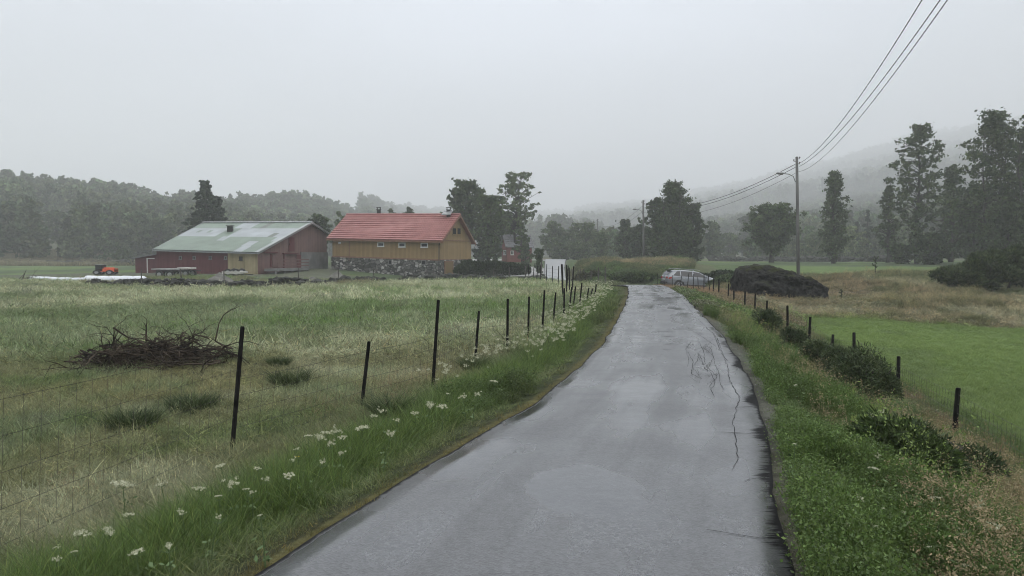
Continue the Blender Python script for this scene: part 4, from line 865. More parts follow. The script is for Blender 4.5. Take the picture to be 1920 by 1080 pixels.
# dead branch lying at far left
c1 = pt(20, 515, 60); c1.z = gz(c1.x, 60); mb = MB(); rng = np.random.default_rng(4)
branchy(mb, Vector((0, 0, .05)), (1, .1, .25), 2.2, .05, rng, 2, .3, 7); branchy(mb, Vector((.9, 0, .3)), (.3, 0, 1), .9, .05, rng, 1, .3, 5); branchy(mb, Vector((1.1, 0, .2)), (-1, 0, .02), 2.2, .06, rng, 1, .2, 6); branchy(mb, Vector((1, 0, .3)), (1, 0, .45), 1.6, .03, rng, 1, .25, 6)
ob = mb.build('dead_branch', m_twig, label='forked dead branch lying on the field crest near the white wrapped bales', cat='branch'); ob.location = c1

# ------------------------------------------------------------------ wrapped silage roll, telehandler, trailer
m_wrap = mat_noise('white_silage_wrap', (.62, .66, .72), (.78, .8, .84), 1.5, rough=.35, bump=.3, bscale=5, spec=.5)
def bale_row(u0, u1, Y0, Y1, r, name, label):
    a = Vector((px_x(u0, Y0), Y0, 0)); b = Vector((px_x(u1, Y1), Y1, 0)); n_ = int((b-a).length/1.15); pts = []; rs = []
    for i in range(n_*6+1):
        p = a.lerp(b, i/(n_*6)); k = (i % 6)/6; p.z = gz(p.x, p.y)+r*.6; pts.append(p); rs.append(r*(1-.16*(abs(k-.5)*2)**5)*(.92+.16*fbm([i/6.], [u0*1.], 1.3, 5)[0])*(1 if 0 < i < n_*6 else .8))
    mb = MB(); mb.tube(pts, rs, 20); l0 = a.copy(); l0.z = gz(a.x, a.y); mb.v = [tuple(Vector(p)-l0) for p in mb.v]
    ob = mb.build(name, m_wrap, smooth=True, label=label, cat='silage bales'); ob.location = l0
bale_row(56, 165, 68, 63, .24, 'silage_row', 'thin far end of the white wrapped silage row at left')
bale_row(160, 272, 62.5, 60, .36, 'silage_row', 'thick near end of the white wrapped silage row left of the dark shed')
m_orange = mat_noise('orange_red_paint', (.62, .10, .045), (.72, .14, .06), 3, rough=.4)
m_tyre = mat_noise('tyre_rubber', (.02, .02, .02), (.035, .035, .035), 10, rough=.85)
YT = 82; X0 = px_x(180, YT); X1 = px_x(225, YT); zt = gz((X0+X1)/2, YT); rt = empty('loader', (X0, YT, zt), label='small orange loader with a dark cab parked behind the white silage row', cat='loader')
def wheel(rt, x, y, r, w, parent=None, rim=m_metal):
    mb = MB(); mb.tube([(x, y-w/2, r), (x, y-w*.3, r), (x, y+w*.3, r), (x, y+w/2, r)], [r*.9, r, r, r*.9], 24)
    wo = mb.build('wheel', m_tyre, parent or rt); mb = MB(); mb.tube([(x, y-w/2-.015, r), (x, y-w/2+.05, r)], [r*.55, r*.6], 16); mb.build('rim', rim, wo); return wo
LT = X1-X0; zl = max(0, pt(200, 516, YT).z-zt-.3)
mb = MB(); mb.cbox((LT*.58, 0, 1.0), LT*.82, 1.3, .65); mb.cbox((LT*.93, 0, .85), LT*.12, 1.5, .5); mb.build('body', m_orange, rt)
mb = MB(); mb.cbox((LT*.24, 0, 1.45), .9, 1.3, 1.3); cb = mb.build('cab', m_black, rt); mb = MB(); mb.cbox((LT*.24, -.66, 1.6), .7, .02, .7); mb.build('pane', m_glass, cb)
mb = MB(); mb.cbox((LT*.24, 0, 2.14), 1.05, 1.4, .08); mb.build('roof', m_metal, cb)
mb = MB(); mb.box((LT*.35, -.2, 1.35), (LT*.55, 0, -.05), (0, .4, 0), (0, 0, .22)); mb.build('boom', m_orange, rt)
for k in range(3): mb = MB(); mb.cbox((LT*(.6+.15*k), -.68, 1.45), .06, .06, .4); mb.build('rail_post', m_orange, rt)
for x_ in (LT*.15, LT*.78):
    for y_ in (-.75, .75): wheel(rt, x_, y_, .5, .35)
rt.scale = (.85, .62, .5)
# flat trailers by the barn
m_grey = mat_noise('grey_boards', (.2, .2, .2), (.33, .33, .33), 2, rough=.8)
m_palew = mat_noise('pale_boards', (.42, .4, .37), (.55, .53, .5), 2, rough=.8)
def trailer(u0, u1, vt, vb, Y, label, deck):
    a = px_x(u0, Y); b = px_x(u1, Y); z = gz((a+b)/2, Y); zt = pt(u0, vt, Y).z-z; Lh = b-a; th = max(.1, (vb-vt)/1424*Y); rt = empty('flat_trailer', (a, Y, z), label=label, cat='trailer')
    mb = MB(); mb.cbox((Lh/2, .9, zt-th/2), Lh, 1.9, th); mb.build('deck', deck, rt)
    mb = MB(); mb.cbox((Lh/2, .9, zt-th-.1), Lh*.9, .5, .14); mb.cbox((Lh+.4, .9, zt-th-.12), .9, .1, .08); mb.build('chassis', m_black, rt)
    for x_ in (Lh*.3, Lh*.72):
        for y_ in (.1, 1.7): wheel(rt, x_, y_, .36, .22)
trailer(284, 331, 503.5, 506.5, 71, 'flat farm trailer with a dark grey deck below the red barn wall', m_grey)
trailer(333, 353, 501.5, 505, 72, 'small flat trailer with a pale deck beside the dark one', m_palew)
trailer(416, 452, 509, 513, 73, 'low pale flat trailer before the faded yellow wall', m_palew)

# ------------------------------------------------------------------ utility poles, lamp, cables
m_pole = mat_noise('grey_weathered_pole', (.085, .085, .08), (.16, .16, .155), 3, rough=.85, stretch=(1, 1, .15), bump=.2)
m_cable = mat_noise('black_cable', (.012, .012, .013), (.02, .02, .02), 5, rough=.6)
m_porc = mat_noise('brown_porcelain', (.06, .04, .035), (.09, .06, .05), 5, rough=.3)
def pole(u_top, v_top, u_b, v_b, Y, r, label, lamp=True, ins=3):
    x = px_x(u_b, Y); z = gz(x, Y); top = pt(u_top, v_top, Y); H = top.z-z; dx = top.x-x; rt = empty('utility_pole', (x, Y, z), label=label, cat='utility pole')
    f = lambda k: Vector((dx*k, 0, H*k)); mb = MB(); mb.tube([f(-.08), f(.3), f(.6), f(1)], [r*1.12, r*1.05, r*.92, r*.8], 12); mb.build('pole', m_pole, rt, smooth=True)
    mb = MB(); mb.tube([f(1), f(1)+Vector((0, 0, .05))], [r*.9, r*.5], 12); mb.build('cap', m_black, rt)
    for k in range(ins):
        p = f(1)-Vector((0, 0, .12+.2*k)); sx = (1, -1, 1)[k % 3]; mb = MB(); mb.tube([p+Vector((sx*r*.6, 0, 0)), p+Vector((sx*(r+.1), 0, 0)), p+Vector((sx*(r+.1), 0, .08))], .02, 6); mb.tube([p+Vector((sx*(r+.1), 0, .05)), p+Vector((sx*(r+.1), 0, .1)), p+Vector((sx*(r+.1), 0, .17))], [.045, .055, .03], 10); mb.build('insulator', m_porc, rt)
    if lamp:
        p = f(1)-Vector((0, 0, H*.16)); a = [p+Vector((0, 0, -.35)), p+Vector((-.25, 0, .0)), p+Vector((-.6, 0, .17)), p+Vector((-1.0, 0, .22))]
        mb = MB(); mb.tube([p+Vector((-r*.6, 0, -.45))]+a[1:], .03, 8); ar = mb.build('lamp_arm', m_pole, rt, smooth=True)
        e = a[-1]; mb = MB(); mb.tube([e+Vector((.12, 0, 0)), e+Vector((0, 0, .02)), e+Vector((-.25, 0, .05)), e+Vector((-.52, 0, .05)), e+Vector((-.6, 0, .03))], [.035, .07, .1, .08, .03], 10); lh = mb.build('lamp_head', m_metal, rt, smooth=True)
        mb = MB(); mb.tube([e+Vector((-.08, 0, -.03)), e+Vector((-.48, 0, -.01))], [.07, .06], 10); mb.build('lamp_glass', m_porc, lh)
    return rt, lambda k: Vector((x, Y, z))+f(k)
p1r, p1 = pole(1494, 295, 1497, 512, 60, .125, 'tall wooden utility pole with a street lamp arm behind the boulder')
p2r, p2 = pole(1206, 376, 1207, 482, 114, .15, 'wooden utility pole with a small lamp before the large dark tree')
p3r, p3 = pole(1120, 411, 1121, 478, 175, .15, 'distant utility pole above the pale trees in the mist', lamp=False)
def cable(a, b, sag, r, label, n_=40):
    pts = []
    for i in range(n_+1):
        k = i/n_; p = Vector(a).lerp(Vector(b), k); p.z -= sag*4*k*(1-k); pts.append(p)
    mb = MB(); l0 = Vector(a); mb.tube([p-l0 for p in pts], r, 5); ob = mb.build('power_cable', m_cable, None, label=label, cat='cable', group='cables strung between the utility poles'); ob.location = l0
# near span runs overhead to the next pole behind the viewer
for (uv, e_, sg, r, lab) in (((1497, 307), (4, -6, 13.5), 2.4, .016, 'uppermost black cable running from the tall pole up out of the picture'),
                         ((1499, 312), (5, -6, 13.5), 2.2, .016, 'middle black cable running from the tall pole up out of the picture'),
                         ((1497, 322), (2.5, -6, 9.0), 1.8, .011, 'thin lowest cable running from the tall pole up out of the picture')):
    cable(pt(*uv, 60), e_, sg, r, lab)
for (uv, ue, sg, r, lab) in (((1491, 308), (1208, 384), 1.5, .022, 'uppermost cable sagging from the tall pole to the pole by the dark tree'),
                         ((1491, 314), (1205, 389), 1.5, .022, 'lower twin cable sagging from the tall pole to the pole by the dark tree'),
                         ((1491, 325), (1207, 398), 1.6, .014, 'thin lowest cable sagging from the tall pole to the pole by the dark tree')):
    cable(pt(*uv, 60), pt(*ue, 114), sg, r, lab)
for (ua, ub, lab) in (((1205, 386), (1121, 424), 'upper cable between the two far poles'), ((1205, 396), (1121, 430), 'lower cable between the two far poles')):
    cable(pt(*ua, 114), pt(*ub, 175), 1.2, .02, lab)

# ------------------------------------------------------------------ fences
m_post = mat_noise('dark_fence_post', (.005, .005, .005), (.016, .015, .014), 7, rough=.9, spec=.1)
m_wood = mat_noise('grey_wood_post', (.05, .045, .04), (.1, .09, .08), 7, rough=.9)
m_wire = mat_noise('rusty_wire', (.05, .045, .04), (.09, .085, .08), 20, rough=.6, metal=.3)
def fence(name, label, posts, mesh_to=99, mat=m_post, rad=None, wires=5, fine=0.15):
    """posts: list of (base Vector, top Vector, radius)"""
    l0 = posts[0][0].copy(); rt = empty(name, l0, label=label, cat='fence')
    for (b_, t_, r) in posts:
        mb = MB(); d = (t_-b_); mb.tube([b_-l0-d*.08, b_-l0+d*.5, t_-l0-d*.01, t_-l0], [r, r*.97, r*.92, r*.6], 7); mb.build('post', mat, rt)
    mb = MB()
    for i in range(min(len(posts)-1, mesh_to)):
        a0, a1, _ = posts[i]; b0, b1, _ = posts[i+1]; hh = min((a1-a0).length, (b1-b0).length)*.86
        da = (a1-a0).normalized()*hh; db = (b1-b0).normalized()*hh
        for k in range(wires):
            f = .12+.88*k/(wires-1); p, q = a0+da*f-l0, b0+db*f-l0; mb.tube([p, p.lerp(q, .5)-Vector((0, 0, .012)), q], .0016+.00008*a0.y, 3, False)
        if fine and a0.y < 30:
            n_ = max(2, int((b0-a0).length/fine))
            for j in range(1, n_): f = j/n_; p = (a0+da*.12).lerp(b0+db*.12, f)-l0; q = (a0+da).lerp(b0+db, f)-l0; mb.tube([p, q], .0011+.00004*a0.y, 3, False)
    mb.build('wire_netting', m_wire, rt); return rt
LP = [(455, 612, 435, 850, 9), (692, 640, 677, 772, 7), (822, 562, 811, 732, 6.5), (898, 583, 891, 677, 5), (952, 560, 951, 670, 5), (992, 556, 990, 646, 4), (1021, 544, 1016, 632, 4), (1042, 548, 1036, 620, 3.6),
      (1058, 540, 1057, 608, 3.6), (1072, 538, 1066, 592, 3.2), (1079, 537, 1074, 586, 3), (1091, 530, 1086, 580, 3), (1104, 540, 1098, 573, 3), (1111, 541, 1105, 568, 2.8), (1118, 533, 1114, 565, 2.8)]
posts = []
for (ut, vt, ub, vb, w_) in [(-330, 660, -400, 1250, 0)]+LP:
    b_ = hit(ub, vb)
    if b_ is None: continue
    if w_ == 0: t_ = b_+Vector((.03, 0, 1.25)); r = .028
    else: t_ = pt(ut, vt, b_.y+.03); r = w_/1424*b_.y/2
    posts.append((b_, t_, max(r, .022)))
yl = posts[-1][0].y; rng = np.random.default_rng(8); y = yl+1.6
while y < 66:
    x = float(XL(y))-2.1-.02*y; b_ = Vector((x, y, gz(x, y))); t_ = b_+Vector((rng.normal(.02, .05), 0, 1.25+.25*rng.random())); posts.append((b_, t_, .032)); y += 1.9+rng.random()*1.5
fence('wire_fence', 'sheep netting fence on thin leaning dark posts along the left verge', posts)
RPp = [(1797, 727, 1797, 846, 12), (1685, 668, 1689, 778, 8), (1601, 640, 1605, 700, 6.5), (1562, 627, 1562, 668, 5.5), (1519, 619, 1519, 652, 5), (1476, 601, 1479, 635, 4.5), (1438, 588, 1438, 618, 3.5), (1416, 573, 1416, 600, 3.5),
       (1397, 566, 1397, 595, 3.5), (1376, 545, 1377, 583, 3.5), (1366, 547, 1366, 570, 3), (1348, 540, 1348, 566, 3.5), (1338, 537, 1338, 560, 3)]
posts = []
def online(u, off):
    """point at lateral offset off from the right road edge seen in column u"""
    ys = np.linspace(4, 70, 1400); xs = XR(ys)+off*np.sqrt(1+np.gradient(XR(ys), ys)**2); uu = 960+FPX*xs/ys; i = np.argmin(np.abs(uu-u)); return Vector((xs[i], ys[i], gz(xs[i], ys[i])))
for j, (ut, vt, ub, vb, w_) in enumerate([(2010, 860, 2010, 1000, 0)]+RPp):
    b_ = online(ub, (3.2, 3.25, 3.5, 3.4, 3.2, 3.0, 2.8)[j] if j < 7 else 2.6); t_ = pt(ut, vt, b_.y)
    if w_ == 0: t_ = b_+Vector((0, 0, 1.1))
    h_ = t_.z-b_.z
    if h_ < .7: t_.z = b_.z+.9
    posts.append((b_, t_, max(.022, min(.04, w_/1424*b_.y/2))))
y = posts[-1][0].y+1.5
while y < 57: x = float(XR(y))+2.7; b_ = Vector((x, y, gz(x, y))); posts.append((b_, b_+Vector((rng.normal(0, .06), 0, 1.0+.35*rng.random())), .024)); y += 1.5+rng.random()
fence('wire_fence', 'netting fence on dark posts between the right verge and the green field', posts)
def runfence(path, label, h=1.15, step=3., r=.04, mat=m_wood, name='wire_fence', seed=1):
    rng = np.random.default_rng(seed); P = [Vector((*p, 0)) for p in path]; posts = []
    for a, b in zip(P, P[1:]):
        n_ = max(1, int((b-a).length/step))
        for i in range(n_+(1 if b is P[-1] else 0)):
            q = a.lerp(b, i/n_); q.z = gz(q.x, q.y); posts.append((q, q+Vector((rng.normal(0, .05), rng.normal(0, .03), h*(.9+.2*rng.random()))), r))
    fence(name, label, posts, mat=mat, wires=3, fine=0)
runfence(along((265, 420, 560, 700, 860), 0, (56, 54, 55, 63, 74)), 'thin wire fence on spaced posts behind the low stone wall', step=3.4, h=1.3, seed=2)
runfence(along((1062, 1095, 1135), 0, (79, 72, 67)), 'close set leaning posts at the foot of the grassy bank', step=1.3, h=1.5, r=.05, seed=3)
runfence(along((0, 60, 160, 250), 0, (176, 174, 170, 165)), 'old pasture fence posts below the left woods', step=7, h=1.5, r=.09, seed=4)
runfence(along((1215, 1290, 1420, 1560, 1700), 0, (120, 140, 150, 132, 118)), 'pasture fence posts at the far side of the right meadow', step=6, h=1.4, r=.08, seed=5)
# cow posts by the hedge
runfence(along((925, 955, 985, 1015), 0, (79, 80, 81, 82)), 'short posts standing along the farm driveway', step=2.6, h=1.3, r=.06, seed=6)

# ------------------------------------------------------------------ car (estate, nose to the right, pointing slightly downhill)
m_paint, t, o = newmat('silver_blue_car_paint'); b = t.nodes.new('ShaderNodeBsdfPrincipled'); b.inputs['Base Color'].default_value = (.19, .205, .225, 1); b.inputs['Metallic'].default_value = .35; b.inputs['Roughness'].default_value = .28; b.inputs['Coat Weight'].default_value = .6; t.links.new(b.outputs[0], o.inputs[0])
m_red = mat_noise('red_lamp', (.3, .01, .015), (.36, .02, .02), 5, rough=.2)
m_lens = mat_noise('clear_lamp', (.5, .52, .55), (.6, .62, .65), 5, rough=.1)
m_plate = mat_noise('number_plate_white', (.6, .6, .6), (.65, .65, .65), 5, rough=.4)
CL, CW = 4.65, 1.82
Yc = 60.0; xr0 = px_x(1243, Yc); yaw = R(9); ctz = gz(xr0+2.3, Yc+.6)
car = empty('parked_car', (xr0, Yc-.2, pt(1250, 539.5, Yc).z), label='silver blue estate car parked on the side drive beyond the road crest', cat='car')
car.rotation_euler = (0, R(3.2), yaw); car.scale = (1.08, 1, 1)
# stations along x: (x, z_bottom, z_belt, z_top, half width bottom, belt, top)
ST = [(0.00, .42, .80, .92, .70, .74, .60), (.10, .32, .90, 1.06, .80, .84, .66), (.28, .26, .95, 1.32, .86, .90, .62), (.55, .24, .96, 1.43, .89, .91, .60), (1.2, .22, .95, 1.48, .90, .91, .60), (1.9, .22, .94, 1.47, .90, .91, .61), (2.5, .22, .93, 1.41, .90, .91, .60), (2.95, .22, .92, 1.20, .90, .91, .61), (3.35, .22, .93, 1.02, .90, .90, .68), (3.8, .24, .86, .95, .89, .88, .66), (4.2, .26, .78, .87, .87, .84, .58), (4.5, .30, .66, .74, .78, .74, .48), (4.62, .38, .56, .62, .66, .60, .40)]
vs = []; fs = []
for (x, zb, zm, zt, wb, wm, wt) in ST:
    half = [(wb*.92, zb), (wb, zb+.10), (wm, (zb+zm)/2+.05), (wm*.985, zm), (wt+.03, zt-.05), (wt*.8, zt), (0, zt+.02)]
    ring = [(y, z) for y, z in half]+[(-y, z) for y, z in half[-2::-1]]
    vs += [(x, y, z) for y, z in ring]
k = 13
for i in range(len(ST)-1):
    for j in range(k-1): fs.append((i*k+j, i*k+j+1, (i+1)*k+j+1, (i+1)*k+j))
    fs.append((i*k+k-1, i*k, (i+1)*k, (i+1)*k+k-1))
fs.append(tuple(range(k))[::-1]); fs.append(tuple((len(ST)-1)*k+j for j in range(k)))
fs = [f[::-1] for f in fs]
bm = bmesh.new(); bv = [bm.verts.new(v) for v in vs]; [bm.faces.new([bv[i] for i in f]) for f in fs]; bmesh.ops.recalc_face_normals(bm, faces=bm.faces)
cr_ = bm.edges.layers.float.new('crease_edge'); me = bpy.data.meshes.new('body'); bm.to_mesh(me); bm.free()
body = link('body', me, m_paint, car); md = body.modifiers.new('s', 'SUBSURF'); md.levels = md.render_levels = 2; me.polygons.foreach_set('use_smooth', [True]*len(me.polygons))
def yat(x, z, out=.012):
    """outer body half width at (x, z)"""
    X = [s[0] for s in ST]; zb, zm, zt, wb, wm, wt = [np.interp(x, X, [s[i] for s in ST]) for i in range(1, 7)]
    return float(np.interp(z, [zb+.1, (zb+zm)/2+.05, zm, zt-.05], [wb, wm, wm*.985, wt+.03]))+out
def sidepanel(name, pts, mat, off=.012, parent=None, side=-1, th=.012):
    vs = [(x, side*yat(x, z, off), z) for x, z in pts]; vs2 = [(x, side*yat(x, z, off-th-.02), z) for x, z in pts]; n_ = len(pts)
    mb = MB(); mb.add(vs+vs2, [tuple(range(n_)) if side < 0 else tuple(range(n_))[::-1]]+[(i, n_+i, n_+(i+1) % n_, (i+1) % n_) for i in range(n_)]); return mb.build(name, mat, parent or car)
for sd_ in (-1, 1):
    for nm, pts in (('side_window', [(.42, 1.03), (.95, 1.0), (.95, 1.39), (.72, 1.36)]), ('side_window', [(1.03, 1.0), (1.88, .99), (1.88, 1.39), (1.03, 1.38)]), ('side_window', [(1.98, .99), (2.98, .98), (2.45, 1.32), (1.98, 1.38)])): sidepanel(nm, pts, m_glass, .0, side=sd_)
    sidepanel('door_line', [(1.9, .35), (1.915, .35), (1.915, .96), (1.9, .96)], m_black, .012, side=sd_); sidepanel('door_line', [(2.98, .35), (2.995, .35), (2.995, .93), (2.98, .93)], m_black, .012, side=sd_)
    sidepanel('sill_trim', [(.95, .27), (3.45, .27), (3.45, .37), (.95, .37)], m_black, .012, side=sd_)
    for x_ in (1.1, 2.0): sidepanel('door_handle', [(x_, .84), (x_+.18, .84), (x_+.18, .875), (x_, .875)], m_metal, .03, side=sd_)
    mb = MB(); mb.tube([(.5, sd_*.6, 1.5), (.7, sd_*.6, 1.57), (2.3, sd_*.62, 1.55), (2.5, sd_*.62, 1.48)], .018, 6); mb.build('roof_rail', m_metal, car)
    mb = MB(); mb.cbox((2.85, sd_*1.0, 1.0), .12, .2, .14); mi_ = mb.build('wing_mirror', m_paint, car)
    # arch: dark disc in the body side around each wheel
    for xw in (.88, 3.68):
        mb = MB(); mb.tube([(xw, sd_*(.60), .33), (xw, sd_*.905, .33)], .385, 28); mb.build('wheel_arch', m_dark, car)
        mb = MB(); mb.tube([(xw, sd_*.68, .32), (xw, sd_*.72, .32), (xw, sd_*.90, .32), (xw, sd_*.925, .32)], [.29, .325, .325, .29], 28); wo = mb.build('wheel', m_tyre, car)
        mb = MB(); mb.tube([(xw, sd_*.9, .32), (xw, sd_*.935, .32)], .06, 10)
        for q in range(10):
            a = q*math.pi/5; mb.tube([(xw+.05*math.cos(a), sd_*.93, .32+.05*math.sin(a)), (xw+.2*math.cos(a), sd_*.92, .32+.2*math.sin(a))], .018, 4)
        for q in range(24):
            a, a2 = q*math.pi/12, (q+1)*math.pi/12; mb.tube([(xw+.215*math.cos(a), sd_*.925, .32+.215*math.sin(a)), (xw+.215*math.cos(a2), sd_*.925, .32+.215*math.sin(a2))], .018, 4, False)
        mb.build('rim', m_metal, wo)
    sidepanel('tail_light', [(.06, .72), (.30, .80), (.32, .92), (.14, .90)], m_red, .014, side=sd_)
    mb = MB(); mb.cbox((.035, sd_*.55, .84), .05, .34, .13); mb.build('tail_light', m_red, car)
    sidepanel('headlight', [(4.1, .66), (4.4, .60), (4.42, .68), (4.15, .76)], m_lens, .014, side=sd_)
mb = MB(); mb.add([(.11, -.58, 1.06), (.11, .58, 1.06), (.36, .5, 1.40), (.36, -.5, 1.40)], [(0, 1, 2, 3)]); mb.v = [(x-.035, y, z+.01) for x, y, z in mb.v]; mb.build('rear_window', m_glass, car)
mb = MB(); mb.add([(3.28, -.62, 1.03), (3.28, .62, 1.03), (2.62, .52, 1.37), (2.62, -.52, 1.37)], [(0, 1, 2, 3)]); mb.v = [(x+.03, y, z+.03) for x, y, z in mb.v]; mb.build('windscreen', m_glass, car)
mb = MB(); mb.cbox((.33, 0, 1.46), .26, 1.1, .03); mb.build('rear_spoiler', m_black, car)
mb = MB(); mb.cbox((.03, 0, .45), .14, 1.35, .14); mb.build('rear_bumper', m_black, car)
mb = MB(); mb.cbox((-.0, 0, .70), .03, .5, .11); mb.build('number_plate', m_plate, car)

# ------------------------------------------------------------------ trees
m_bark = mat_noise('grey_bark', (.03, .028, .024), (.075, .07, .06), 4, rough=.9, stretch=(1, 1, .3), bump=.5)
def leafmat(k, a, b, sc=.5, tr=.3, attr=None): return mat_leaf(k, a, b, sc, tr, attr)
LM = dict(dark=leafmat('dark_leaves', (.040, .064, .028), (.078, .112, .046)), mid=leafmat('green_leaves', (.052, .084, .033), (.094, .132, .05)), light=leafmat('pale_leaves', (.08, .12, .05), (.13, .17, .07)),
          needle=leafmat('needles', (.026, .042, .026), (.045, .068, .038), tr=.15), birch=leafmat('birch_leaves', (.05, .077, .034), (.092, .128, .052)), blue=leafmat('willow_leaves', (.07, .10, .07), (.10, .135, .09)),
          hedge=leafmat('hedge_leaves', (.02, .034, .016), (.042, .062, .026), 1.2), wood=leafmat('woodland_leaves', (.062, .092, .046), (.12, .155, .075), .03, .35, 'INSTANCER'))
def quads(P, rng, s, flat=0., elong=1.25):
    """little leaf faces at points P; returns verts, faces"""
    n_ = len(P); a = rng.normal(size=(n_, 3)); a[:, 2] *= (1-flat); a /= np.linalg.norm(a, axis=1)[:, None]+1e-9
    b = rng.normal(size=(n_, 3)); b -= a*(a*b).sum(1)[:, None]; b /= np.linalg.norm(b, axis=1)[:, None]+1e-9
    sz = s*(.6+.8*rng.random(n_))[:, None]; a = a*sz*elong*.5; b = b*sz*.36
    V = np.stack([P-a, P+b-a*.1, P+a, P-b-a*.1], 1).reshape(-1, 3); F = np.arange(4*n_).reshape(n_, 4); return V, F
def leafvar(n_, rng, k=4):
    c = .5+1.0*rng.random(n_)**1.3; c = np.stack([c*(.93+.16*rng.random(n_)), c, c*.95], 1); return np.repeat(c, k, 0)
def crown_centers(kind, H, Rr, rng, n_, base):
    """leaf clusters strung along boughs inside the crown envelope: centres, sizes"""
    n_ = int(n_*1.9); per = 7 if kind != 'cone' else 7; nb = max(7, n_//per); C_ = []; S_ = []; lob = rng.random(6)*6.28
    for i in range(nb):
        t = ((i+rng.random())/nb); a = i*2.39996+rng.normal(0, .35)
        if kind == 'cone': nl = max(20, nb//4); t = min(.97, (math.floor(t*nl)+.5+rng.normal(0, .13))/nl)
        lump = .82+.16*math.sin(2*a+lob[0]+5*t)+.10*math.sin(3*a+lob[1]-9*t)+.08*math.sin(14*t+lob[2])
        if kind == 'round': prof = math.sqrt(max(.0, 1-(2*t**1.25-1)**2))**1.0*(.85+.3*rng.random()); s = .145; rise = .30; f0 = .3
        elif kind == 'column': prof = (min(1, (t+.03)/.16)**.6)*(1-max(0, t-.15)/.85)**.9*(.65+.55*rng.random())+.03; s = .15; rise = .6; f0 = .2
        elif kind == 'cone': prof = (1-t)**1.0*(.6+.7*rng.random()); s = .075; rise = -.18; f0 = .12; lump = 1
        elif kind == 'ragged': prof = min((1-t)*2.6+.10, .22+.78*math.sin(math.pi*min(1, t*.95+.05)**.8))*(.45+.75*rng.random()); s = .12; rise = .25; f0 = .4
        else: prof = math.sqrt(max(0, 1-(2*t-1)**2))**.7*(.6+.5*rng.random()); s = .10; rise = .5; f0 = .4
        ln = prof*lump*Rr*(.82+.3*rng.random()); z0 = (base+(1-base)*t)*H
        for k in range(per):
            f = f0+(1-f0)*((k+rng.random()*.8)/per)**.8; r = ln*f; sp = Rr*(.11 if kind != 'cone' else .05)
            C_.append((r*math.cos(a)+rng.normal(0, sp), r*math.sin(a)+rng.normal(0, sp), min(H*1.0, max(.04*H, z0+rise*(r-ln*.5)*(1 if kind != 'cone' else 1)+rng.normal(0, (.03 if kind != 'cone' else .008)*H)))))
            S_.append(s*Rr*(.65+.6*rng.random())*(1.05-.3*f)*(1 if kind != 'cone' else (.35+1.0*(1-t))))
    return np.array(C_), np.array(S_)
def tree_mesh(H, Rr, kind, seed, nclump, nleaf, ls, base=.2, trunk_r=None, lean=0, multi=1, flat=.55):
    rng = np.random.default_rng(seed); C_, S_ = crown_centers(kind, H, Rr, rng, nclump, base); C_[:, 0] += lean*(C_[:, 2]/H)**1.5
    tr_ = trunk_r or .022*H; mb = MB(); trunks = []
    for k in range(multi):
        a = 2*math.pi*k/multi+.4; sp = 0 if multi == 1 else Rr*.5
        pts = []; rs = []
        for i in range(9):
            f = i/8; pts.append(Vector((sp*math.cos(a)*f**.8+lean*f**1.5+rng.normal(0, .012*H)*min(1, i), sp*math.sin(a)*f**.8+rng.normal(0, .01*H)*min(1, i), H*(.97 if multi == 1 else .85)*f-.15*(i == 0)))); rs.append(tr_*(1.25 if i == 0 else 1)*(1-f)**.8*(1 if multi == 1 else .7)+.012)
        mb.tube(pts, rs, 8); trunks.append((pts, rs))
    for i in rng.choice(len(C_), min(len(C_), 110), replace=False):
        c_ = Vector(C_[i]); pts, rs = trunks[i % multi]; drop = (.45 if kind in ('round', 'airy') else .12)*math.hypot(c_.x, c_.y)+.03*H; zt = max(.12*H, c_.z-drop); f = min(.98, zt/(H*(.97 if multi == 1 else .85)))*8; j = int(f)
        p = pts[j].lerp(pts[min(8, j+1)], f-j); r0 = max(.012, rs[j]*.42); m1 = p.lerp(c_, .5)+Vector((rng.normal(0, .03*H*.3), rng.normal(0, .03*H*.3), .03*H*rng.random()))
        mb.tube([p, m1, c_], [r0, r0*.6, .012], 5, False)
    tm = bpy.data.meshes.new('trunk'); tm.from_pydata(mb.v, [], mb.f); tm.polygons.foreach_set('use_smooth', [True]*len(tm.polygons))
    P = []
    for c_, s in zip(C_, S_):
        m_ = max(4, int(nleaf*.40*(s/S_.mean())**1.6)); g = rng.normal(size=(m_, 3))*s*(.34+.5*rng.random((m_, 1))**2); g[:, 2] *= flat*1.25
        if kind == 'cone': g[:, 2] *= .45
        P.append(g+c_)
    P = np.vstack(P); V, F = quads(P, rng, ls); cm = npmesh('crown', V, F, colors={'leafvar': leafvar(len(P), rng)}); return tm, cm
def tree(name, label, cat, u, vtop, Y, wpx, kind, mat, seed, nclump=90, nleaf=55, ls=.35, base=.2, group=None, vb=None, lean=0, multi=1, tr=None, flat=.55):
    x = px_x(u, Y); z = gz(x, Y); H = pt(u, vtop, Y).z-z; Rr = wpx/1424*Y/2
    rt = empty(name, (x, Y, z), rz=0, label=label, cat=cat, group=group); tm, cm = tree_mesh(H, Rr, kind, seed, nclump, nleaf, ls, base, tr, lean, multi, flat)
    link('trunk', tm, m_bark, rt); link('crown', cm, LM[mat], rt); return rt
T = tree
T('spruce_tree', 'big dark conifer rising behind the green roofed barn', 'tree', 388, 337, 118, 140, 'cone', 'needle', 1, 260, 120, .42, .05)
T('spruce_tree', 'lower conifer half hidden just right of the big one behind the barn', 'tree', 410, 368, 124, 96, 'cone', 'needle', 2, 200, 110, .42, .05)
T('maple_tree', 'dense dark rounded tree left of the airy one behind the ochre barn', 'tree', 874, 342, 122, 84, 'round', 'dark', 3, 170, 90, .4, .28)
T('ash_tree', 'airy pale tree with sky showing through, tallest by the cottage', 'tree', 962, 327, 128, 96, 'airy', 'light', 4, 120, 46, .36, .34, tr=.3, lean=1.)
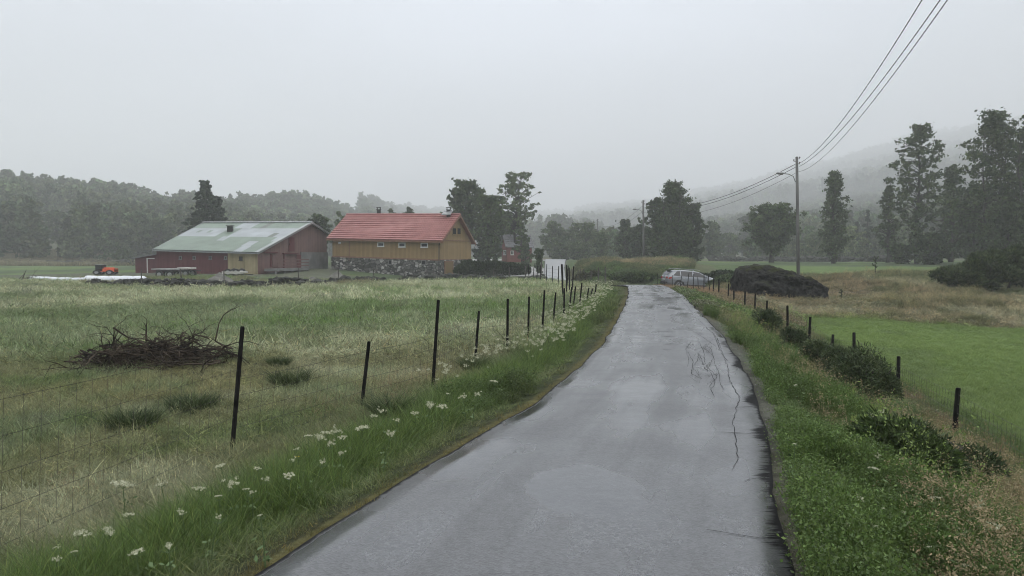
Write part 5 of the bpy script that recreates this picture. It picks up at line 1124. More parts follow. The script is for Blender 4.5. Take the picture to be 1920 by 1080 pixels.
T('lime_tree', 'full green tree between the dark rounded tree and the cottage', 'tree', 915, 370, 118, 78, 'round', 'mid', 5, 150, 80, .38, .12)
T('lime_tree', 'lower leafy tree beneath the airy pale tree', 'tree', 950, 402, 138, 70, 'round', 'dark', 6, 110, 80, .42, .1)
T('willow_bush', 'pale blue green bush right of the ochre barn gable', 'bush', 905, 458, 124, 50, 'round', 'blue', 7, 70, 60, .32, .02)
T('round_bush', 'dark round bush at the left end of the cottage', 'bush', 929, 452, 121, 26, 'round', 'mid', 8, 60, 60, .28, .02)
T('small_tree', 'leafy tree standing right before the cottage wall', 'tree', 978, 437, 118, 38, 'airy', 'mid', 9, 60, 70, .32, .15)
T('garden_bush', 'dark bush in front of the cottage, right of its door', 'bush', 985, 458, 116, 30, 'round', 'dark', 10, 50, 60, .3, .02)
T('topiary_tree', 'small round topped garden tree beside the far road', 'tree', 1011, 467, 88, 25, 'round', 'mid', 12, 50, 50, .2, .55, tr=.06)
T('climber_bush', 'slim upright bush on a post at the left side of the far road', 'bush', 1010, 489, 84, 20, 'column', 'dark', 13, 40, 50, .2, .02)
T('oak_tree', 'hazy rounded tree left of the far road bend', 'tree', 1036, 418, 178, 48, 'round', 'mid', 14, 90, 70, .55, .12)
T('oak_tree', 'low hazy tree with the broad base beside the far road', 'tree', 1050, 448, 165, 64, 'round', 'mid', 15, 90, 60, .5, .02)
T('rowan_tree', 'pale spreading tree behind the third utility pole', 'tree', 1098, 420, 172, 66, 'airy', 'light', 16, 90, 60, .5, .1)
T('rowan_tree', 'darker compact tree just right of the third utility pole', 'tree', 1128, 438, 158, 40, 'round', 'mid', 17, 70, 60, .45, .05)
T('rowan_tree', 'low broad bushy tree left of the third utility pole', 'tree', 1082, 456, 160, 58, 'round', 'mid', 18, 70, 60, .45, .02)
T('alder_tree', 'medium dark tree left of the second utility pole', 'tree', 1172, 414, 132, 52, 'column', 'dark', 19, 110, 70, .42, .05)
T('alder_tree', 'dark tree touching the second utility pole', 'tree', 1198, 424, 128, 50, 'round', 'dark', 20, 90, 70, .42, .05)
T('alder_tree', 'largest dark many stemmed tree right of the second utility pole', 'tree', 1262, 347, 112, 104, 'column', 'dark', 21, 230, 84, .32, .06, multi=4)
T('alder_tree', 'lower right flank tree of the large dark clump', 'tree', 1298, 384, 114, 60, 'round', 'dark', 22, 120, 80, .38, .08)
T('alder_tree', 'lower left flank tree of the large dark clump', 'tree', 1230, 374, 116, 52, 'round', 'dark', 23, 110, 80, .38, .06)
T('aspen_tree', 'faint hazy tree just right of the large dark clump', 'tree', 1338, 418, 190, 50, 'column', 'mid', 24, 80, 60, .6, .1)
T('aspen_tree', 'fainter broad tree low in the mist right of the dark clump', 'tree', 1366, 440, 215, 64, 'round', 'mid', 25, 80, 60, .6, .05)
T('field_maple', 'wide domed tree standing alone left of the tall lamp pole', 'tree', 1446, 386, 118, 112, 'round', 'mid', 26, 210, 80, .4, .22, tr=.35)
T('poplar_tree', 'upright poplar like tree right of the tall lamp pole', 'tree', 1562, 324, 112, 76, 'column', 'birch', 27, 150, 80, .30, .1, tr=.26)
T('birch_tree', 'slender tree left of the tall ragged one', 'tree', 1664, 336, 110, 58, 'column', 'birch', 28, 80, 70, .30, .14)
T('birch_tree', 'tall ragged tree with a bare lower stem, highest of the right group but one', 'tree', 1718, 235, 104, 118, 'ragged', 'birch', 29, 150, 80, .30, .22, tr=.24)
T('birch_tree', 'lower dark tree filling right of the tall ragged one', 'tree', 1782, 312, 108, 84, 'column', 'dark', 30, 110, 80, .32, .05)
T('birch_tree', 'tallest dense tree near the right edge of the picture', 'tree', 1858, 213, 92, 150, 'ragged', 'birch', 31, 240, 84, .28, .16, tr=.22, multi=2)
T('birch_tree', 'big tree cut by the right edge of the picture', 'tree', 1925, 222, 88, 130, 'ragged', 'dark', 32, 200, 84, .28, .1, multi=2)
T('birch_tree', 'shaded understorey tree between the ragged tree and the tallest one', 'tree', 1825, 350, 98, 90, 'round', 'dark', 33, 150, 80, .36, .06)
T('birch_tree', 'low tree behind the juniper at the right edge', 'tree', 1890, 385, 86, 90, 'round', 'dark', 34, 130, 80, .34, .05)
T('spruce_tree', 'slim dark spruce in the mist between the poplar and the slender tree', 'tree', 1625, 392, 165, 40, 'cone', 'needle', 35, 80, 60, .5, .05)
T('spruce_tree', 'short broad spruce in the mist left of the slender tree', 'tree', 1605, 415, 170, 48, 'cone', 'needle', 36, 80, 60, .5, .05)
T('hazel_bush', 'dense bush at the foot of the tall ragged tree', 'bush', 1745, 440, 100, 90, 'round', 'dark', 37, 90, 70, .34, .02)
T('hazel_bush', 'bush at the foot of the slender tree', 'bush', 1690, 462, 104, 54, 'round', 'dark', 38, 60, 60, .34, .02)
T('elder_tree', 'dark bushy tree between the two barn roofs', 'tree', 598, 405, 112, 52, 'round', 'dark', 39, 80, 70, .4, .2)
T('elder_tree', 'light green tree top just left of the red tile roof', 'tree', 640, 398, 125, 24, 'round', 'light', 40, 40, 50, .4, .2)
T('elder_tree', 'hazy tree top behind the middle of the red tile roof', 'tree', 768, 391, 150, 36, 'round', 'mid', 41, 60, 50, .5, .2)
T('elder_tree', 'low hazy tree top left of it behind the red roof', 'tree', 736, 394, 155, 34, 'round', 'mid', 42, 50, 50, .5, .2)
for k, (u, vt, Y, wp, mt_, lab) in enumerate(((108, 396, 226, 54, 'mid', 'dark oval tree standing alone before the pale slope meadow'), (16, 392, 205, 70, 'dark', 'broad tree at the far left foot of the woods'), (60, 425, 200, 66, 'dark', 'low rounded tree at the left foot of the woods'),
        (205, 420, 204, 70, 'mid', 'rounded tree above the orange loader'), (165, 410, 215, 60, 'mid', 'rounded tree left of the one above the orange loader'), (252, 428, 196, 60, 'dark', 'tree just left of the red barn above its shed'),
        (232, 470, 170, 34, 'mid', 'grey green bush on the far meadow left of the shed'), (300, 415, 190, 66, 'dark', 'tree behind the left slope of the green barn roof'), (160, 375, 245, 50, 'mid', 'tree on the right rim of the pale slope meadow'))):
    T('woodland_tree' if k != 6 else 'willow_bush', lab, 'tree' if k != 6 else 'bush', u, vt, Y, wp, 'round', mt_, 50+k, 90, 60, .62, .03)

# ------------------------------------------------------------------ hedges, junipers, brush (dense little sprays)
def spray_mesh(name, P, D, rng, L_, w_, mat, colors=True):
    n_ = len(P); b = rng.normal(size=(n_, 3)); D = D/np.linalg.norm(D, axis=1)[:, None]; b -= D*(D*b).sum(1)[:, None]; b /= np.linalg.norm(b, axis=1)[:, None]; s = (.6+.8*rng.random(n_))[:, None]
    V = np.stack([P-b*w_*s*.5, P+b*w_*s*.5, P+D*L_*s*.6+b*w_*s*.4, P+D*L_*s, P+D*L_*s*.6-b*w_*s*.4], 1).reshape(-1, 3); return npmesh(name, V, np.arange(5*n_).reshape(n_, 5), colors={'leafvar': leafvar(n_, rng, 5)})
def bush(name, label, cat, x, y, w, d, h, seed, n_=5000, L_=.14, w_=.03, mat='juniper', lobes=9, up=.6, group=None):
    rng = np.random.default_rng(seed); z = gz(x, y); C_ = np.stack([rng.uniform(-.6, .6, lobes)*w/2, rng.uniform(-.6, .6, lobes)*d/2, rng.uniform(.25, .62, lobes)*h], 1); Rl = rng.uniform(.32, .52, lobes)
    k = rng.integers(0, lobes, n_); g = rng.normal(size=(n_, 3)); g /= np.linalg.norm(g, axis=1)[:, None]; g[:, 2] = np.abs(g[:, 2])*.95-.25
    r = (.55+.5*rng.random(n_)**.6)*(1+.35*(vnoise(g[:, 0]*3+k*3, g[:, 1]*3+g[:, 2]*2, .6, seed)-.5)); P = C_[k]+g*r[:, None]*Rl[k][:, None]*np.array([w, d, h*1.15])*(.45+.4*rng.random(lobes))[k][:, None]; P[:, 2] = np.maximum(P[:, 2]*h/1.0 if False else P[:, 2], .02)
    P[:, 2] += ground_z(P[:, 0]+x, P[:, 1]+y)-z; D = g*np.array([1, 1, .6])+np.array([0, 0, up])+rng.normal(size=(n_, 3))*.6
    rt = empty(name, (x, y, z), label=label, cat=cat, group=group); link('foliage', spray_mesh('foliage', P, D, rng, L_, w_, mat), JM[mat], rt)
    mb = MB()
    for i in range(7): a = rng.random()*6.28; mb.tube([(0, 0, -.05), (w*.18*math.cos(a), d*.18*math.sin(a), h*.3), (w*.36*math.cos(a), d*.36*math.sin(a), h*.6)], [.03, .02, .008], 5)
    mb.build('stem', m_bark, rt); return rt
JM = dict(juniper=leafmat('juniper_needles', (.036, .058, .026), (.098, .128, .056), 3.5, .2), hedge=LM['hedge'], fern=leafmat('bracken_fronds', (.04, .07, .02), (.075, .11, .035), 2, .35), heather=leafmat('heather_sprays', (.035, .04, .02), (.07, .07, .035), 3, .2), shrub=leafmat('shrub_leaves', (.05, .08, .034), (.085, .12, .048), 1.4, .35))
def bpx(u, v): return hit(u, v)
for (u, v, wp, hp, nm, lab, sd_, mt_) in ((1436, 632, 48, 52, 'juniper_bush', 'lone round dark bush beside the road crest fence, farthest of the verge bushes', 1, 'juniper'),
        (1494, 672, 46, 54, 'juniper_bush', 'small upright bush by the fence between the lone round one and the big thicket', 2, 'juniper'),
        (1538, 705, 70, 66, 'juniper_bush', 'middle verge bush spreading before two fence posts', 3, 'juniper'), (1580, 735, 84, 84, 'juniper_bush', 'bushy juniper touching the leaning fence post', 4, 'juniper'),
        (1624, 776, 118, 122, 'juniper_bush', 'biggest darkest verge bush, left of the tall near post', 5, 'juniper')):
    p = bpx(u, v); w_ = wp/1424*p.y; h_ = 1.2*hp/1424*p.y; bush(nm, lab, 'bush', p.x, p.y, w_, w_*.9, h_, sd_+60, int(16000*min(2, max(1, w_))), .05 if p.y < 18 else .07, .012, mt_, 18, .45)
p = bpx(1720, 905); bush('fern_clump', 'dark bracken and juniper clump leaning below the nearest right fence post', 'bush', p.x, p.y, 1.1, .8, .62, 71, 12000, .07, .018, 'fern', 12, .4)
p = bpx(1765, 900); bush('juniper_bush', 'low dark juniper at the foot of the nearest right fence post', 'bush', p.x, p.y, 1.0, .75, .60, 72, 15000, .05, .012, 'juniper', 12)
# big sprawling juniper on the rough slope
for k, (u, w_, h_, yy) in enumerate(((1800, 2.2, 1.25, 48), (1830, 2.6, 1.75, 48.6), (1862, 2.8, 2.1, 48.8), (1898, 3.0, 2.5, 49), (1930, 3.0, 2.8, 49.5))):
    pass
def big_juniper():
    Y = 48.5; x0, x1 = px_x(1765, Y), px_x(1990, Y); rng = np.random.default_rng(77); n_ = 60000; xc = (x0+x1)/2; zc = gz(xc, Y)
    tops = lambda u: np.interp(u, [1762, 1768, 1785, 1800, 1830, 1860, 1900, 1950, 1990], [525, 508, 499, 492, 482, 472, 463, 458, 480]); bots = lambda u: np.interp(u, [1762, 1775, 1800, 1860, 1895, 1990], [528, 536, 541, 541, 530, 535])
    L_ = 60; lu = rng.uniform(1772, 1985, L_); ly = rng.uniform(-1.1, 1.1, L_); tz = CAMZ-(tops(lu)-478)*Y/1424; bz = CAMZ-(bots(lu)-478)*Y/1424; f = rng.random(L_)**.7; lr = rng.uniform(.35, .6, L_); lz = bz+(tz-bz-.3)*f; lz = np.maximum(lz, bz+.2)
    k = rng.integers(0, L_, n_); g = rng.normal(size=(n_, 3)); g /= np.linalg.norm(g, axis=1)[:, None]; P = np.stack([(lu[k]-960)/FPX*Y-xc, ly[k], lz[k]-zc], 1)+g*(lr[k]*(.6+.4*rng.random(n_)))[:, None]*np.array([1.25, 1.1, .62])
    D = g*np.array([1, 1, .7])+np.array([.2, 0, .5])+rng.normal(size=(n_, 3))*.3; rt = empty('juniper_thicket', (xc, Y, zc), label='wide sprawling dark juniper on the rough slope at the right edge', cat='juniper')
    link('foliage', spray_mesh('foliage', P, D, rng, .2, .05, None), JM['juniper'], rt); mb = MB()
    for i in range(14): c_ = Vector(((lu[i]-960)/FPX*Y-xc, ly[i], lz[i]-zc)); mb.tube([(c_.x*.7, 0, -.1), (c_.x*.85, ly[i]*.5, c_.z*.4), c_], [.06, .04, .012], 5)
    mb.build('stem', m_bark, rt)
big_juniper()
def hedge(name, label, path, w_, h_, seed, n_, L_=.16, ww=.07, mat='hedge', hv=None):
    rng = np.random.default_rng(seed); P_ = np.array(path, float); seg = np.hypot(*np.diff(P_, axis=0).T); cs = np.concatenate([[0], np.cumsum(seg)]); s = rng.random(n_)*cs[-1]; x = np.interp(s, cs, P_[:, 0]); y = np.interp(s, cs, P_[:, 1])
    a = rng.random(n_)*math.pi; hh = h_*(np.interp(s/cs[-1], [0, .5, 1], hv) if hv else 1)*(.85+.3*vnoise(x*1., y, 1.2, seed)); rr = .8+.25*rng.random(n_); ca, sa = np.cos(a)*rr, np.sin(a)**.45*rr
    tdx = np.gradient(np.interp(np.linspace(0, cs[-1], 200), cs, P_[:, 0])); tdy = np.gradient(np.interp(np.linspace(0, cs[-1], 200), cs, P_[:, 1])); nx_, ny_ = -tdy/np.hypot(tdx, tdy), tdx/np.hypot(tdx, tdy); i = (s/cs[-1]*199).astype(int)
    X = x+nx_[i]*ca*w_/2; Yy = y+ny_[i]*ca*w_/2; Z = ground_z(X, Yy)+sa*hh*rng.random(n_)**.25; l0 = np.array([P_[0, 0], P_[0, 1], gz(*P_[0])]); P = np.stack([X, Yy, Z], 1)-l0
    D = np.stack([nx_[i]*ca, ny_[i]*ca, sa], 1)+rng.normal(size=(n_, 3))*.6; ob = link(name, spray_mesh(name, P, D, rng, L_, ww, None), JM[mat], label=label, cat='hedge'); ob.location = l0; return ob
hedge('clipped_hedge', 'long dark clipped hedge right of the ochre barn', along((868, 900, 945, 990), 0, (84, 85, 86, 87)), 1.8, 1.6, 81, 26000, .2, .1, hv=(1.15, 1.05, .75))
bush('juniper_bush', 'dark shrub against the right corner of the ochre barn', 'bush', px_x(868, 84), 84, 2.2, 1.8, 2.0, 82, 5000, .22, .08, 'hedge', 9)
# shrubs on the bank and round the drive
for k, (u, Y, w_, h_, mt_, lab) in enumerate(((1188, 62.5, 2.6, 1.3, 'shrub', 'dark green shrub at the foot of the bank straight beyond the road crest'), (1160, 68, 1.5, .8, 'shrub', 'lighter shrub on the bank left of the one beyond the crest'), (1215, 64, 2.2, 1.1, 'shrub', 'broad leafy shrub on the bank left of the parked car'),
        (1122, 72, 1.8, .7, 'shrub', 'low spreading shrub on the left part of the bank'), (1366, 58, 2.4, 1.0, 'shrub', 'green shrub just ahead of the parked car bonnet'), (1405, 56, 2.6, 1.1, 'shrub', 'shrub touching the left shoulder of the boulder'), (1345, 66, 2.4, 1.0, 'hedge', 'dark low shrub behind the parked car bonnet'), (1380, 63, 2.4, 1.1, 'hedge', 'dark low shrub between the car and the boulder'),
        (1100, 72, 2.4, 1.3, 'heather', 'brownish shrub at the left end of the bank'))):
    bush('leafy_shrub', lab, 'shrub', px_x(u, Y), Y, w_, w_*.8, h_, 90+k, 3600, .2, .09, mt_, 9)
x_, y_ = px_x(1641, 58), 58; T('sapling', 'thin bare sapling standing in the rough grass right of the boulder', 'sapling', 1641, 480, 58, 12, 'airy', 'light', 99, 10, 3, .08, .4, tr=.03)
T('sapling', 'short dead looking sapling on the rough slope near the boulder tip', 'sapling', 1578, 543, 44, 10, 'airy', 'dark', 98, 8, 4, .07, .3, tr=.02)

# ------------------------------------------------------------------ scattered ground cover (stuff): one object each, plants instanced on points
def grass_node(name, variants):
    ng = bpy.data.node_groups.new(name, 'GeometryNodeTree'); ng.interface.new_socket('Geometry', in_out='INPUT', socket_type='NodeSocketGeometry'); ng.interface.new_socket('Geometry', in_out='OUTPUT', socket_type='NodeSocketGeometry')
    n = ng.nodes.new; l = ng.links.new; gi = n('NodeGroupInput'); go = n('NodeGroupOutput'); ip = n('GeometryNodeInstanceOnPoints'); j = n('GeometryNodeJoinGeometry')
    for v in variants[::-1]:
        oi = n('GeometryNodeObjectInfo'); oi.inputs['Object'].default_value = v; oi.inputs['As Instance'].default_value = True; l(oi.outputs['Geometry'], j.inputs[0])
    def na(nm, ty): a = n('GeometryNodeInputNamedAttribute'); a.data_type = ty; a.inputs['Name'].default_value = nm; return a.outputs['Attribute']
    l(gi.outputs[0], ip.inputs['Points']); l(j.outputs[0], ip.inputs['Instance']); ip.inputs['Pick Instance'].default_value = True
    l(na('pick', 'INT'), ip.inputs['Instance Index']); l(na('rot', 'FLOAT_VECTOR'), ip.inputs['Rotation']); l(na('scl', 'FLOAT_VECTOR'), ip.inputs['Scale']); l(ip.outputs[0], go.inputs[0]); return ng
def scatter(name, label, cat, x, y, variants, smin, smax, tint, rng, z=None, tilt=.12, zs=None, weights=None):
    n_ = len(x); z = ground_z(x, y)-.01 if z is None else z; me = bpy.data.meshes.new(name); me.vertices.add(n_); me.vertices.foreach_set('co', np.stack([x, y, z], 1).astype(np.float32).ravel())
    a = me.attributes.new('rot', 'FLOAT_VECTOR', 'POINT'); a.data.foreach_set('vector', np.stack([rng.normal(0, tilt, n_), rng.normal(0, tilt, n_), rng.random(n_)*6.283], 1).astype(np.float32).ravel())
    s = smin+(smax-smin)*rng.random(n_); sv = np.stack([s, s, s*(zs if zs is not None else 1)], 1); a = me.attributes.new('scl', 'FLOAT_VECTOR', 'POINT'); a.data.foreach_set('vector', sv.astype(np.float32).ravel())
    a = me.attributes.new('pick', 'INT', 'POINT'); a.data.foreach_set('value', rng.choice(len(variants), n_, p=weights).astype(np.int32))
    c = np.ones((n_, 4)); c[:, :3] = tint; a = me.attributes.new('tint', 'FLOAT_COLOR', 'POINT'); a.data.foreach_set('color', c.astype(np.float32).ravel())
    o_ = bpy.data.objects.new(name, me); col.objects.link(o_); md = o_.modifiers.new('plants', 'NODES'); md.node_group = grass_node(name, variants); return tag(o_, label, cat, kind='stuff')
def hidden(name, me, mat): me.materials.append(mat); return bpy.data.objects.new(name, me)   # never linked: only used as the instanced plant
def tintmat(name, c=(1, 1, 1), trans=.35, c0=.75, c1=1.25):
    m, t, o = newmat(name); n = t.nodes.new; l = t.links.new
    a = n('ShaderNodeAttribute'); a.attribute_name = 'tint'; a.attribute_type = 'INSTANCER'; a2 = n('ShaderNodeAttribute'); a2.attribute_name = 'leafvar'
    v = n('ShaderNodeVectorMath'); v.operation = 'MULTIPLY'; l(a.outputs['Color'], v.inputs[0]); l(a2.outputs['Color'], v.inputs[1])
    v2 = n('ShaderNodeVectorMath'); v2.operation = 'MULTIPLY'; l(v.outputs[0], v2.inputs[0]); v2.inputs[1].default_value = c
    d = n('ShaderNodeBsdfPrincipled'); d.inputs['Roughness'].default_value = .5; d.inputs['Specular IOR Level'].default_value = .35; tr = n('ShaderNodeBsdfTranslucent'); ms = n('ShaderNodeMixShader'); ms.inputs[0].default_value = trans
    l(v2.outputs[0], d.inputs['Base Color']); l(v2.outputs[0], tr.inputs[0]); l(d.outputs[0], ms.inputs[1]); l(tr.outputs[0], ms.inputs[2]); l(ms.outputs[0], o.inputs[0]); return m
m_blade = tintmat('grass_blade'); m_herb = tintmat('herb_leaf')
def blades(rng, n_, spread, h, w_, bend=.5, hv=.5, segs=3, tip=None):
    """tuft of curved blades"""
    a = rng.random(n_)*6.283; r = spread*np.sqrt(rng.random(n_)); bx, by = r*np.cos(a), r*np.sin(a); da = a+rng.normal(0, 1., n_); hh = h*(1-hv+2*hv*rng.random(n_)*.8); bd = bend*hh*(.3+rng.random(n_)); wa = rng.random(n_)*6.283
    lv = []; 
    for i in range(segs+1):
        f = i/segs; wx = w_*(1-f*.93)*.5*(1 if f < 1 else .3); cx = bx+np.cos(da)*bd*f**1.8; cy_ = by+np.sin(da)*bd*f**1.8; cz = hh*f*(1-.25*bend*f)
        lv.append(np.stack([cx-np.cos(wa)*wx, cy_-np.sin(wa)*wx, cz], 1)); lv.append(np.stack([cx+np.cos(wa)*wx, cy_+np.sin(wa)*wx, cz], 1))
    V = np.stack(lv, 1).reshape(-1, 3); k = 2*(segs+1); b = (np.arange(n_)*k)[:, None]; F = np.vstack([b+np.array([2*i, 2*i+1, 2*i+3, 2*i+2]) for i in range(segs)])
    c = .5+.95*rng.random(n_)**1.4; dry = (rng.random(n_) < .14)[:, None]; cc = np.stack([c*(.95+.15*rng.random(n_)), c, c*.92], 1); cc = np.where(dry, cc*np.array([1.6, 1.4, 1.3]), cc); return V, F, np.repeat(cc, k, 0)
def tuft(name, seed, n_, spread, h, w_, bend=.5, segs=3, mat=None): 
    rng = np.random.default_rng(seed); V, F, c = blades(rng, n_, spread, h, w_, bend, segs=segs); return hidden(name, npmesh(name, V, F, colors={'leafvar': c}), mat or m_blade)
def herb(name, seed, n_, spread, h, ls, mat=None, stems=True):
    """leafy plant: small leaves on short stems"""
    rng = np.random.default_rng(seed); P = np.stack([rng.normal(0, spread*.5, n_), rng.normal(0, spread*.5, n_), h*rng.random(n_)**.8], 1); P[:, :2] *= (.4+.6*P[:, 2:]/h); V, F = quads(P, rng, ls, .5, 1.5)
    c = leafvar(n_, rng); V2, F2, c2 = blades(rng, max(4, n_//8), spread*.5, h, .004, .3, segs=2); 
    return hidden(name, npmesh(name, np.vstack([V, V2]), np.vstack([F, F2+len(V)]), colors={'leafvar': np.vstack([c, c2])}), mat or m_herb)
long_g = [tuft('long_tuft', s, 60, .10, .30, .0065, .75) for s in (1, 2, 3)]
mid_g = [tuft('field_tuft', 10+s, 60, .13, .12, .006, 1.5) for s in (1, 2, 3)]
mid_g += [tuft('lying_straw', 16+s, 50, .16, .05, .006, 3.0) for s in (1, 2)]
short_g = [tuft('short_tuft', 20+s, 70, .15, .06, .006, .8, 2) for s in (1, 2)]
far_g = [tuft('broad_tuft', 30+s, 80, .45, .15, .024, 1.5, 2) for s in (1, 2, 3)]
farl_g = [tuft('rough_tuft', 40+s, 80, .40, .42, .03, .9, 3) for s in (1, 2, 3)]
herb_g = [herb('weed', 50+s, 330, .13, .20, .0115) for s in (1, 2, 3)]
herb_far = [herb('weed_far', 60+s, 160, .40, .33, .06) for s in (1, 2)]
# grass with pale seed heads
def seedgrass(name, seed, n_, h, spread, r_):
    rng = np.random.default_rng(seed); V, F, c = blades(rng, n_, spread, h, .0035*r_, .55); tops = V.reshape(n_, 8, 3)[:, 6]; pr = np.repeat(tops, 7, 0)+rng.normal(size=(n_*7, 3))*np.array([.012, .012, .03])*r_; V2, F2 = quads(pr, rng, .014*r_, 0, 1.5)
    return hidden(name, npmesh(name, np.vstack([V, V2]), np.vstack([F, F2+len(V)]), colors={'leafvar': np.vstack([c, np.tile([[1.7, 1.45, 1.3]], (len(V2), 1))])}), m_blade)
seed_g = [seedgrass('seed_grass', 70+s, 22, .42, .12, 1) for s in (1, 2)]; seed_far = [seedgrass('seed_grass_far', 74+s, 30, .5, .4, 3.2) for s in (1, 2)]

rng = np.random.default_rng(100)
def cand(n_, umin, umax, y0, y1, p=1.0):
    """random ground points inside the view wedge, density falling with distance (p)"""
    y = (y0**(2-p)+(y1**(2-p)-y0**(2-p))*rng.random(n_))**(1/(2-p)) if p != 2 else y0*(y1/y0)**rng.random(n_)
    u = umin+(umax-umin)*rng.random(n_); return (u-960)/FPX*y, y
def sel(m, *a): return [q[m] for q in a]
VF = 1.0
# 1 left field, near: mixed short grass
x, y = cand(30000, -250, 1180, 2.6, 17, 1.35); dl, dr = road_dist(x, y); m = (dl > 1.0)&(rng.random(len(x)) < sstep(dl, .9, 1.8)+.1); x, y = sel(m, x, y)
nz_ = fbm(x, y, 1.4, 2); scatter('meadow_grass', 'short tussocky mown grass of the left field near the viewer', 'grass', x, y, mid_g+short_g, .6, 1.35, zone(x, y)*1.6*(.75+.75*rng.random((len(x), 1))), rng, tilt=.4, zs=.32+.75*sstep(nz_, .35, .7))
# 2 left field, middle and far
x, y = cand(36000, -100, 1180, 14, 72, 1.55); dl, dr = road_dist(x, y); m = (dl > 1.2); x, y = sel(m, x, y)
u_ = 960+FPX*x/y; m = ~((y > 50+np.clip((u_-560)/18, 0, 20))&(u_ < 1000)&(fbm(x, y, 3, 8) < .4)); x, y = sel(m, x, y)
scatter('mown_field_grass', 'pale mown grass covering the far part of the left field', 'grass', x, y, far_g, .45, 1.1, zone(x, y)*1.5*(.85+.6*rng.random((len(x), 1))), rng, tilt=.4, zs=.3+.8*sstep(fbm(x*.35, y, 2.0, 6), .35, .65))
# 3 verges: long lush grass
x, y = cand(60000, -400, 2200, 2.4, 60, 1.5); dl, dr = road_dist(x, y); n2 = fbm(x, y, .9, 12)
kl = (dl > .25)&(dl < 2.0+.6*n2)&(rng.random(len(x)) < .35+.65*sstep(dl, .3, .8)); kr = (dr > .2)&(dr < 3.1)&(rng.random(len(x)) < .15+.5*sstep(dr, .3, 1.0))
m = (kl|kr)&(y < 24); X, Y_ = sel(m, x, y); D = np.maximum(*road_dist(X, Y_)); scatter('verge_grass', 'long fresh grass growing along both road verges', 'grass', X, Y_, long_g, .5, 1.15, zone(X, Y_)*1.5, rng, tilt=.22, zs=(.25+.95*sstep(D, .35, 1.1))*(1-.6*sstep(road_dist(X, Y_)[0], 1.1, 1.7))*np.where(road_dist(X, Y_)[1] > 0, .7-.45*sstep(D, 1.4, 2.6), 1))
m = (kl|kr)&(y >= 20); X, Y_ = sel(m, x, y); scatter('far_verge_grass', 'rough grass along the verges near the road crest', 'grass', X, Y_, farl_g, .25, .6, zone(X, Y_)*1.4, rng, tilt=.22, zs=1-.7*sstep(Y_, 27, 36))
# low mossy creeping edge
x, y = cand(16000, -400, 2200, 2.4, 40, 1.3); dl, dr = road_dist(x, y); m = ((dl > -.02)&(dl < .45))|((dr > .02)&(dr < .8)&(rng.random(len(x)) < .5)); x, y = sel(m, x, y)
scatter('verge_moss_grass', 'low yellowish creeping grass at the asphalt edge', 'grass', x, y, short_g, .4, .8, zone(x, y)*1.4, rng, tilt=.3)
# 4 weeds on the verges
x, y = cand(42000, -400, 2200, 2.5, 26, 1.4); dl, dr = road_dist(x, y); n1 = fbm(x, y, 1.1, 44); m = ((dl > .3)&(dl < 1.3)&(n1 > .66)) | ((dr > .15)&(dr < 3.4)&(n1 > .30+.25*(1-sstep(dr, .1, .6)))); x, y = sel(m, x, y); tt = np.where(((dr[m] > 0)&(dr[m] < 1.2))[:, None], C['verge']*1.25*(.75+.5*fbm(x, y, .6, 51))[:, None], zone(x, y)*1.5)
scatter('verge_weeds', 'leafy green weeds filling the road verges', 'weeds', x, y, herb_g, .6, 1.35, tt*np.where(dl[m] > 0, .72, 1.)[:, None]*(.7+.6*fbm(x, y, .5, 61))[:, None], rng, tilt=.2, zs=(.45+1.0*sstep(fbm(x, y, .8, 62), .35, .7))*(1-.6*sstep(road_dist(x, y)[1], 1.5, 2.6)))
x, y = cand(9000, 1180, 1500, 24, 38, 1.3); dl, dr = road_dist(x, y); m = (dr > .3)&(dr < 4.5); x, y = sel(m, x, y); scatter('far_weeds', 'leafy weeds by the right fence near the crest', 'weeds', x, y, herb_far, .4, .9, zone(x, y)*1.5, rng, tilt=.2)
x, y = cand(9000, 1300, 2150, 3.2, 26, 1.3); dl, dr = road_dist(x, y); n1 = fbm(x, y, .7, 47); m = (dr > .6)&(dr < 1.8)&(n1 > .60)&(rng.random(len(x)) < .6); x, y = sel(m, x, y)
scatter('tall_verge_weeds', 'taller untidy weeds and grass clumps in the right verge', 'weeds', x, y, herb_g+long_g+seed_g[:1], .8, 1.45, zone(x, y)*1.5*(.7+.6*rng.random((len(x), 1))), rng, tilt=.3)
x, y = cand(5000, -200, 1180, 3.2, 26, 1.3); dl, dr = road_dist(x, y); n1 = fbm(x, y, .7, 48); m = (dl > .6)&(dl < 1.6)&(n1 > .60); x, y = sel(m, x, y)
scatter('tall_left_weeds', 'taller untidy grass clumps in the left verge by the fence', 'weeds', x, y, long_g, .7, 1.3, zone(x, y)*1.3*(.7+.6*rng.random((len(x), 1))), rng, tilt=.35)
# 5 rusty and tan seeding grass by both fences
x, y = cand(42000, -300, 2200, 3, 30, 1.35); dl, dr = road_dist(x, y); n1 = fbm(x, y, 1.8, 45); m = ((np.abs(dl-2.1) < .8)&(n1 > .5)&(rng.random(len(x)) < .08))|((dr > 2.2)&(dr < 3.7)&(n1 > .47)&(rng.random(len(x)) < .3+.4*(y < 9))); x, y = sel(m, x, y)
rr = (road_dist(x, y)[1] > 0)[:, None]; scatter('seeding_grass', 'tall reddish and straw coloured seeding grass along the fences', 'grass', x, y, seed_g, .4, .7, np.where(rr, C['rust']*1.1, C['tan']*.85)*(.8+.4*rng.random((len(x), 1))), rng, tilt=.15)
x, y = cand(12000, 1230, 1480, 26, 62, 1.2); dl, dr = road_dist(x, y); m = (dr > 1.5)&(dr < 4.5)&(rng.random(len(x)) < .45); x, y = sel(m, x, y)
scatter('far_rusty_grass', 'rust coloured seeding grass by the fence before the parked car', 'grass', x, y, seed_far, .2, .5, (C['rust']*1.0)*(.8+.4*rng.random((len(x), 1))), rng, tilt=.15)
